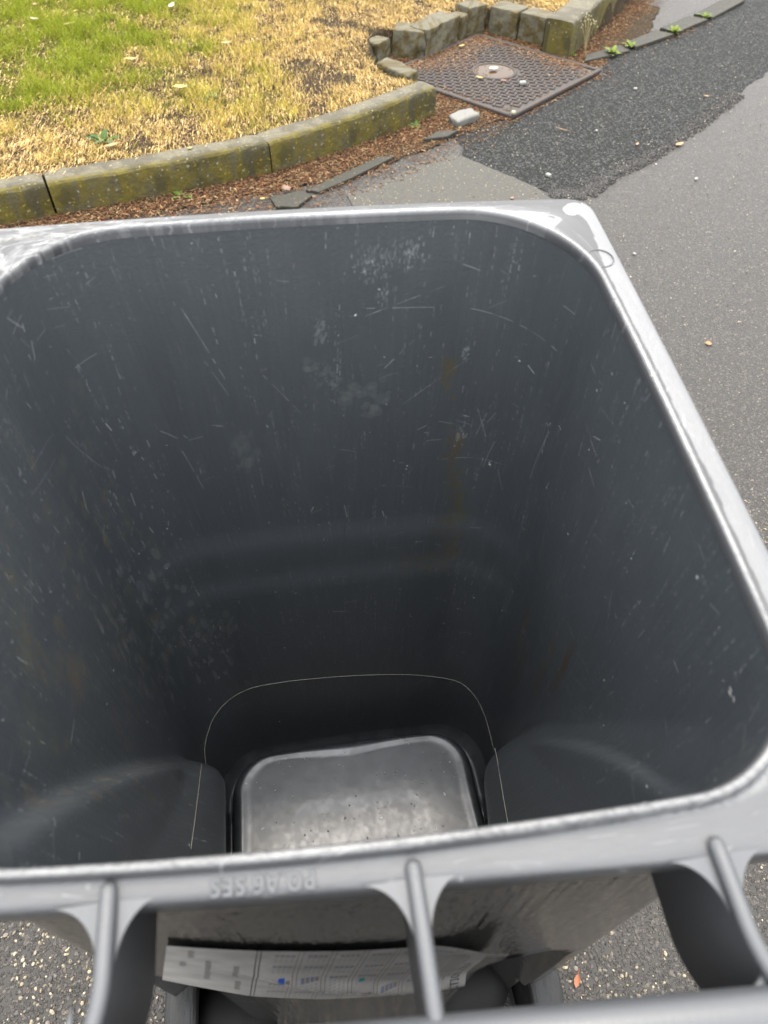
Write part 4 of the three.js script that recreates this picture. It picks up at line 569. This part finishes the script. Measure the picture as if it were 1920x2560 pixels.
// ---------------------------------------------------------------- fallen leaves, petals, pebbles, weeds: single things
function leaf(x, y, z, L, W, turn, col, label, curl = 0.25, group = 'single fallen leaves') {
  L *= 0.8; W *= 0.85; col = col.map((c) => c * 0.6);
  const g = grid(8, 6, (u, v) => { const t = u * 2 - 1, w = W / 2 * (1 - Math.abs(t) ** 2.2) * (0.9 + 0.1 * Math.sin(u * 30)), s = v * 2 - 1; return { p: [t * L / 2, 0.002 + curl * L * (0.35 * t * t + 0.6 * s * s * (w / W)), s * w] }; });
  const o = thing('fallen_leaf', label, 'leaf', [x, y, z], turn, group); o.rotation.z = (hash2(x * 1000 | 0, z * 1000 | 0) - 0.5) * 0.3;
  mesh('blade', g, new THREE.MeshStandardMaterial({ color: lin(...col), roughness: 0.6, side: THREE.DoubleSide }), o);
  mesh('stalk', new THREE.CylinderGeometry(0.0009, 0.0007, L * 0.45, 5).rotateZ(Math.PI / 2).translate(L * 0.68, 0.004, 0), new THREE.MeshStandardMaterial({ color: lin(col[0] * 0.7, col[1] * 0.6, col[2] * 0.5), roughness: 0.7 }), o);
  return o;
}
const OR = [0.26, 0.12, 0.025], YE = [0.33, 0.24, 0.04], TAN = [0.3, 0.17, 0.07], CR = [0.42, 0.38, 0.26], BR = [0.12, 0.055, 0.025];
leaf(1.835, 0.005, -2.768, 0.07, 0.03, 0.5, TAN, 'curled tan leaf where the dark asphalt meets the paler road');
leaf(1.317, 0.003, -1.334, 0.032, 0.026, 1.2, OR, 'small crumpled orange leaf on the road right of the bin');
leaf(0.02, 0.02, -2.5, 0.055, 0.042, 2.2, BR, 'round brown leaf in the litter just behind the far rim');
leaf(-0.08, 0.012, -2.44, 0.03, 0.02, 0.4, YE, 'small yellow leaf touching the far rim of the bin in the photo');
leaf(1.085, 0.024, -3.6, 0.06, 0.025, -0.7, YE, 'stalked yellow orange leaf left of the badge on the iron cover');
leaf(1.2, 0.024, -3.55, 0.045, 0.022, 0.2, [0.22, 0.08, 0.03], 'reddish leaf on the iron cover below its badge');
leaf(1.46, 0.024, -3.6, 0.022, 0.018, 0.9, OR, 'small orange leaf on the right half of the iron cover', 0.4);
leaf(1.09, 0.03, -4.06, 0.05, 0.026, 0.3, YE, 'yellow leaf in the litter before the back setts');
leaf(1.19, 0.024, -3.72, 0.07, 0.05, 0.4, CR, 'pale leaf lying in the puddle of the badge');
leaf(-0.5, 0.14, -4.47, 0.075, 0.04, 1.2, CR, 'cream leaf standing in the grass near the top of the photo', 0.4);
leaf(-1.21, 0.14, -4.29, 0.07, 0.035, 2.6, [0.4, 0.3, 0.18], 'pale pinkish leaf in the green grass at the upper left', 0.35);
leaf(-1.02, 0.14, -4.2, 0.08, 0.035, 0.1, YE, 'golden leaf lying flat in the green grass at the upper left');
leaf(-0.66, 0.14, -3.65, 0.075, 0.04, 0.2, YE, 'bright yellow leaf in the middle of the lawn');
leaf(-0.41, 0.14, -3.27, 0.09, 0.05, 0.3, YE, 'wide yellow leaf on the lawn beside a dark weed');
leaf(-0.66, 0.132, -2.7, 0.085, 0.03, 0.5, [0.36, 0.19, 0.06], 'orange tan leaf in the straw close behind the kerb');
leaf(-0.2, 0.14, -3.84, 0.08, 0.035, 0.2, [0.3, 0.2, 0.06], 'tan leaf in yellow grass right of the lawn middle');
leaf(-1.25, 0.14, -4.55, 0.07, 0.035, 1.8, [0.25, 0.13, 0.03], 'orange brown leaf at the top left corner of the lawn');
leaf(-0.35, 0.134, -2.64, 0.03, 0.024, 0.6, [0.28, 0.22, 0.03], 'yellow green leaf on the kerb top', 0.4);
leaf(0.34, 0.005, 0.28, 0.026, 0.013, 1.1, [0.3, 0.09, 0.03], 'small red orange leaf on the wet gravel right of the wheel', 0.3);
leaf(0.93, 0.006, -2.35, 0.03, 0.018, 1.0, [0.25, 0.1, 0.04], 'reddish leaf scrap on the dark asphalt above the bin corner');
leaf(2.21, 0.006, -3.3, 0.05, 0.02, 0.2, TAN, 'thin tan leaf near the right edge on dark asphalt');
leaf(1.64, 0.006, -2.79, 0.035, 0.016, 0.9, TAN, 'narrow tan leaf on dark asphalt beside the curled leaf');
leaf(1.34, 0.006, -2.98, 0.09, 0.008, -0.6, TAN, 'pale twig like leaf on the dark asphalt near the cover', 0.1);
function pebble(x, y, z, s, col, label, seed) { s *= 0.62; col = col.map((c) => c * 0.33); const o = mesh('pebble', roughStone(s, s * 0.55, s * 0.75, seed, s * 0.16, s * 0.22), new THREE.MeshStandardMaterial({ color: lin(...col), roughness: 0.6 })); o.position.set(x, y, z); o.rotation.y = seed; tag(o, label, 'pebble', 'single pale pebbles'); }
pebble(1.29, 0.02, -3.5, 0.055, [0.4, 0.4, 0.37], 'white fragment on the iron cover below the badge', 41);
pebble(1.14, 0.024, -3.13, 0.045, [0.42, 0.4, 0.25], 'pale yellow pebble on the near corner of the iron cover', 42);
pebble(1.14, 0.003, -2.53, 0.04, [0.35, 0.35, 0.32], 'pale pebble on the dark asphalt above the bin corner', 43);
pebble(1.88, 0.003, -3.43, 0.03, [0.4, 0.38, 0.34], 'white pebble on the dark asphalt right of the cover corner', 44);
pebble(1.77, 0, -2.44, 0.028, [0.4, 0.39, 0.36], 'white pebble on the pale road near the right edge', 45);
pebble(1.28, 0, -1.89, 0.02, [0.4, 0.4, 0.38], 'white speck of stone on the road beside the far right bin corner', 46);
pebble(0.52, 0, 0.07, 0.014, [0.42, 0.4, 0.36], 'white chip on wet gravel near the right handle rib', 47);
pebble(1.5, 0.003, -2.95, 0.025, [0.36, 0.35, 0.3], 'cream pebble in the middle of the dark asphalt', 48);
function weed(x, y, z, n, len, label, col, seed, upright = 0.6) {
  const R = rng(seed), o = thing('weed', label, 'weed', [x, y, z]), m = new THREE.MeshPhysicalMaterial({ color: lin(...col), roughness: 0.7, specularIntensity: 0.25, transmission: 0.3, thickness: 0, side: THREE.DoubleSide });
  for (let k = 0; k < n; k++) {
    const a = k / n * 6.28 + R(), l = len * (0.6 + 0.6 * R()), w = l * 0.34, up = upright * (0.5 + R());
    const g = grid(5, 2, (u, v) => { const s = v * 2 - 1, ww = w / 2 * Math.sin(Math.PI * Math.min(1, u * 0.92 + 0.05)); return { p: [u * l * Math.cos(up * (1 - u * 0.5)), u * l * Math.sin(up) * (1 - 0.45 * u) + Math.abs(s) * ww * 0.35, s * ww] }; });
    const b = mesh('leaf', g, m, o); b.rotation.y = a;
  }
  return o;
}
weed(-0.4, 0.002, -2.5, 7, 0.05, 'bright green seedling at the kerb foot behind the far rim', [0.06, 0.13, 0.012], 1);
weed(0.66, 0.002, -3.07, 7, 0.045, 'green seedling at the foot of the broken kerb end', [0.05, 0.12, 0.015], 2);
weed(1.69, 0.004, -3.93, 8, 0.05, 'green seedling at the foot of the right hand kerb corner', [0.05, 0.11, 0.015], 3);
weed(1.93, 0.006, -3.92, 14, 0.06, 'yellow green tuft between the first two channel blocks', [0.1, 0.13, 0.015], 4, 1.0);
weed(2.08, 0.006, -4.03, 12, 0.055, 'mossy tuft before the second channel block', [0.09, 0.12, 0.015], 5, 0.9);
weed(2.43, 0.006, -4.23, 14, 0.06, 'green tuft between the second and third channel blocks', [0.09, 0.12, 0.012], 6, 1.0);
weed(2.75, 0.006, -4.5, 14, 0.06, 'green tuft at the joint of the last two channel blocks', [0.08, 0.12, 0.012], 7, 1.0);
weed(-0.28, 0.115, -3.2, 9, 0.06, 'dark broad leaved weed in the middle of the lawn', [0.03, 0.06, 0.01], 8);
weed(-0.7, 0.115, -2.78, 9, 0.07, 'dark green broad leaved weed behind the kerb', [0.03, 0.065, 0.01], 9);
{ // dry flowering stem against the kerb
  const o = thing('dry_weed', 'tall dry weed with pale seed heads against the right hand kerb', 'weed', [1.79, 0.002, -3.98]), R = rng(31), m = new THREE.MeshStandardMaterial({ color: lin(0.2, 0.16, 0.08), roughness: 0.8 }), h = new THREE.MeshStandardMaterial({ color: lin(0.2, 0.17, 0.1), roughness: 0.8 });
  for (let k = 0; k < 6; k++) { const a = R() * 6.28, e = new THREE.Vector3(Math.cos(a) * 0.05, 0.1 + 0.07 * R(), Math.sin(a) * 0.05); mesh('stem', new THREE.TubeGeometry(new THREE.QuadraticBezierCurve3(new THREE.Vector3(), new THREE.Vector3(e.x * 0.2, e.y * 0.6, e.z * 0.2), e), 8, 0.0012, 5), m, o); mesh('seed_head', merge([...Array(5)].map(() => new THREE.IcosahedronGeometry(0.004, 0).translate(e.x + (R() - 0.5) * 0.025, e.y + (R() - 0.5) * 0.03, e.z + (R() - 0.5) * 0.025))), h, o); }
}

renderer.render(scene, camera);
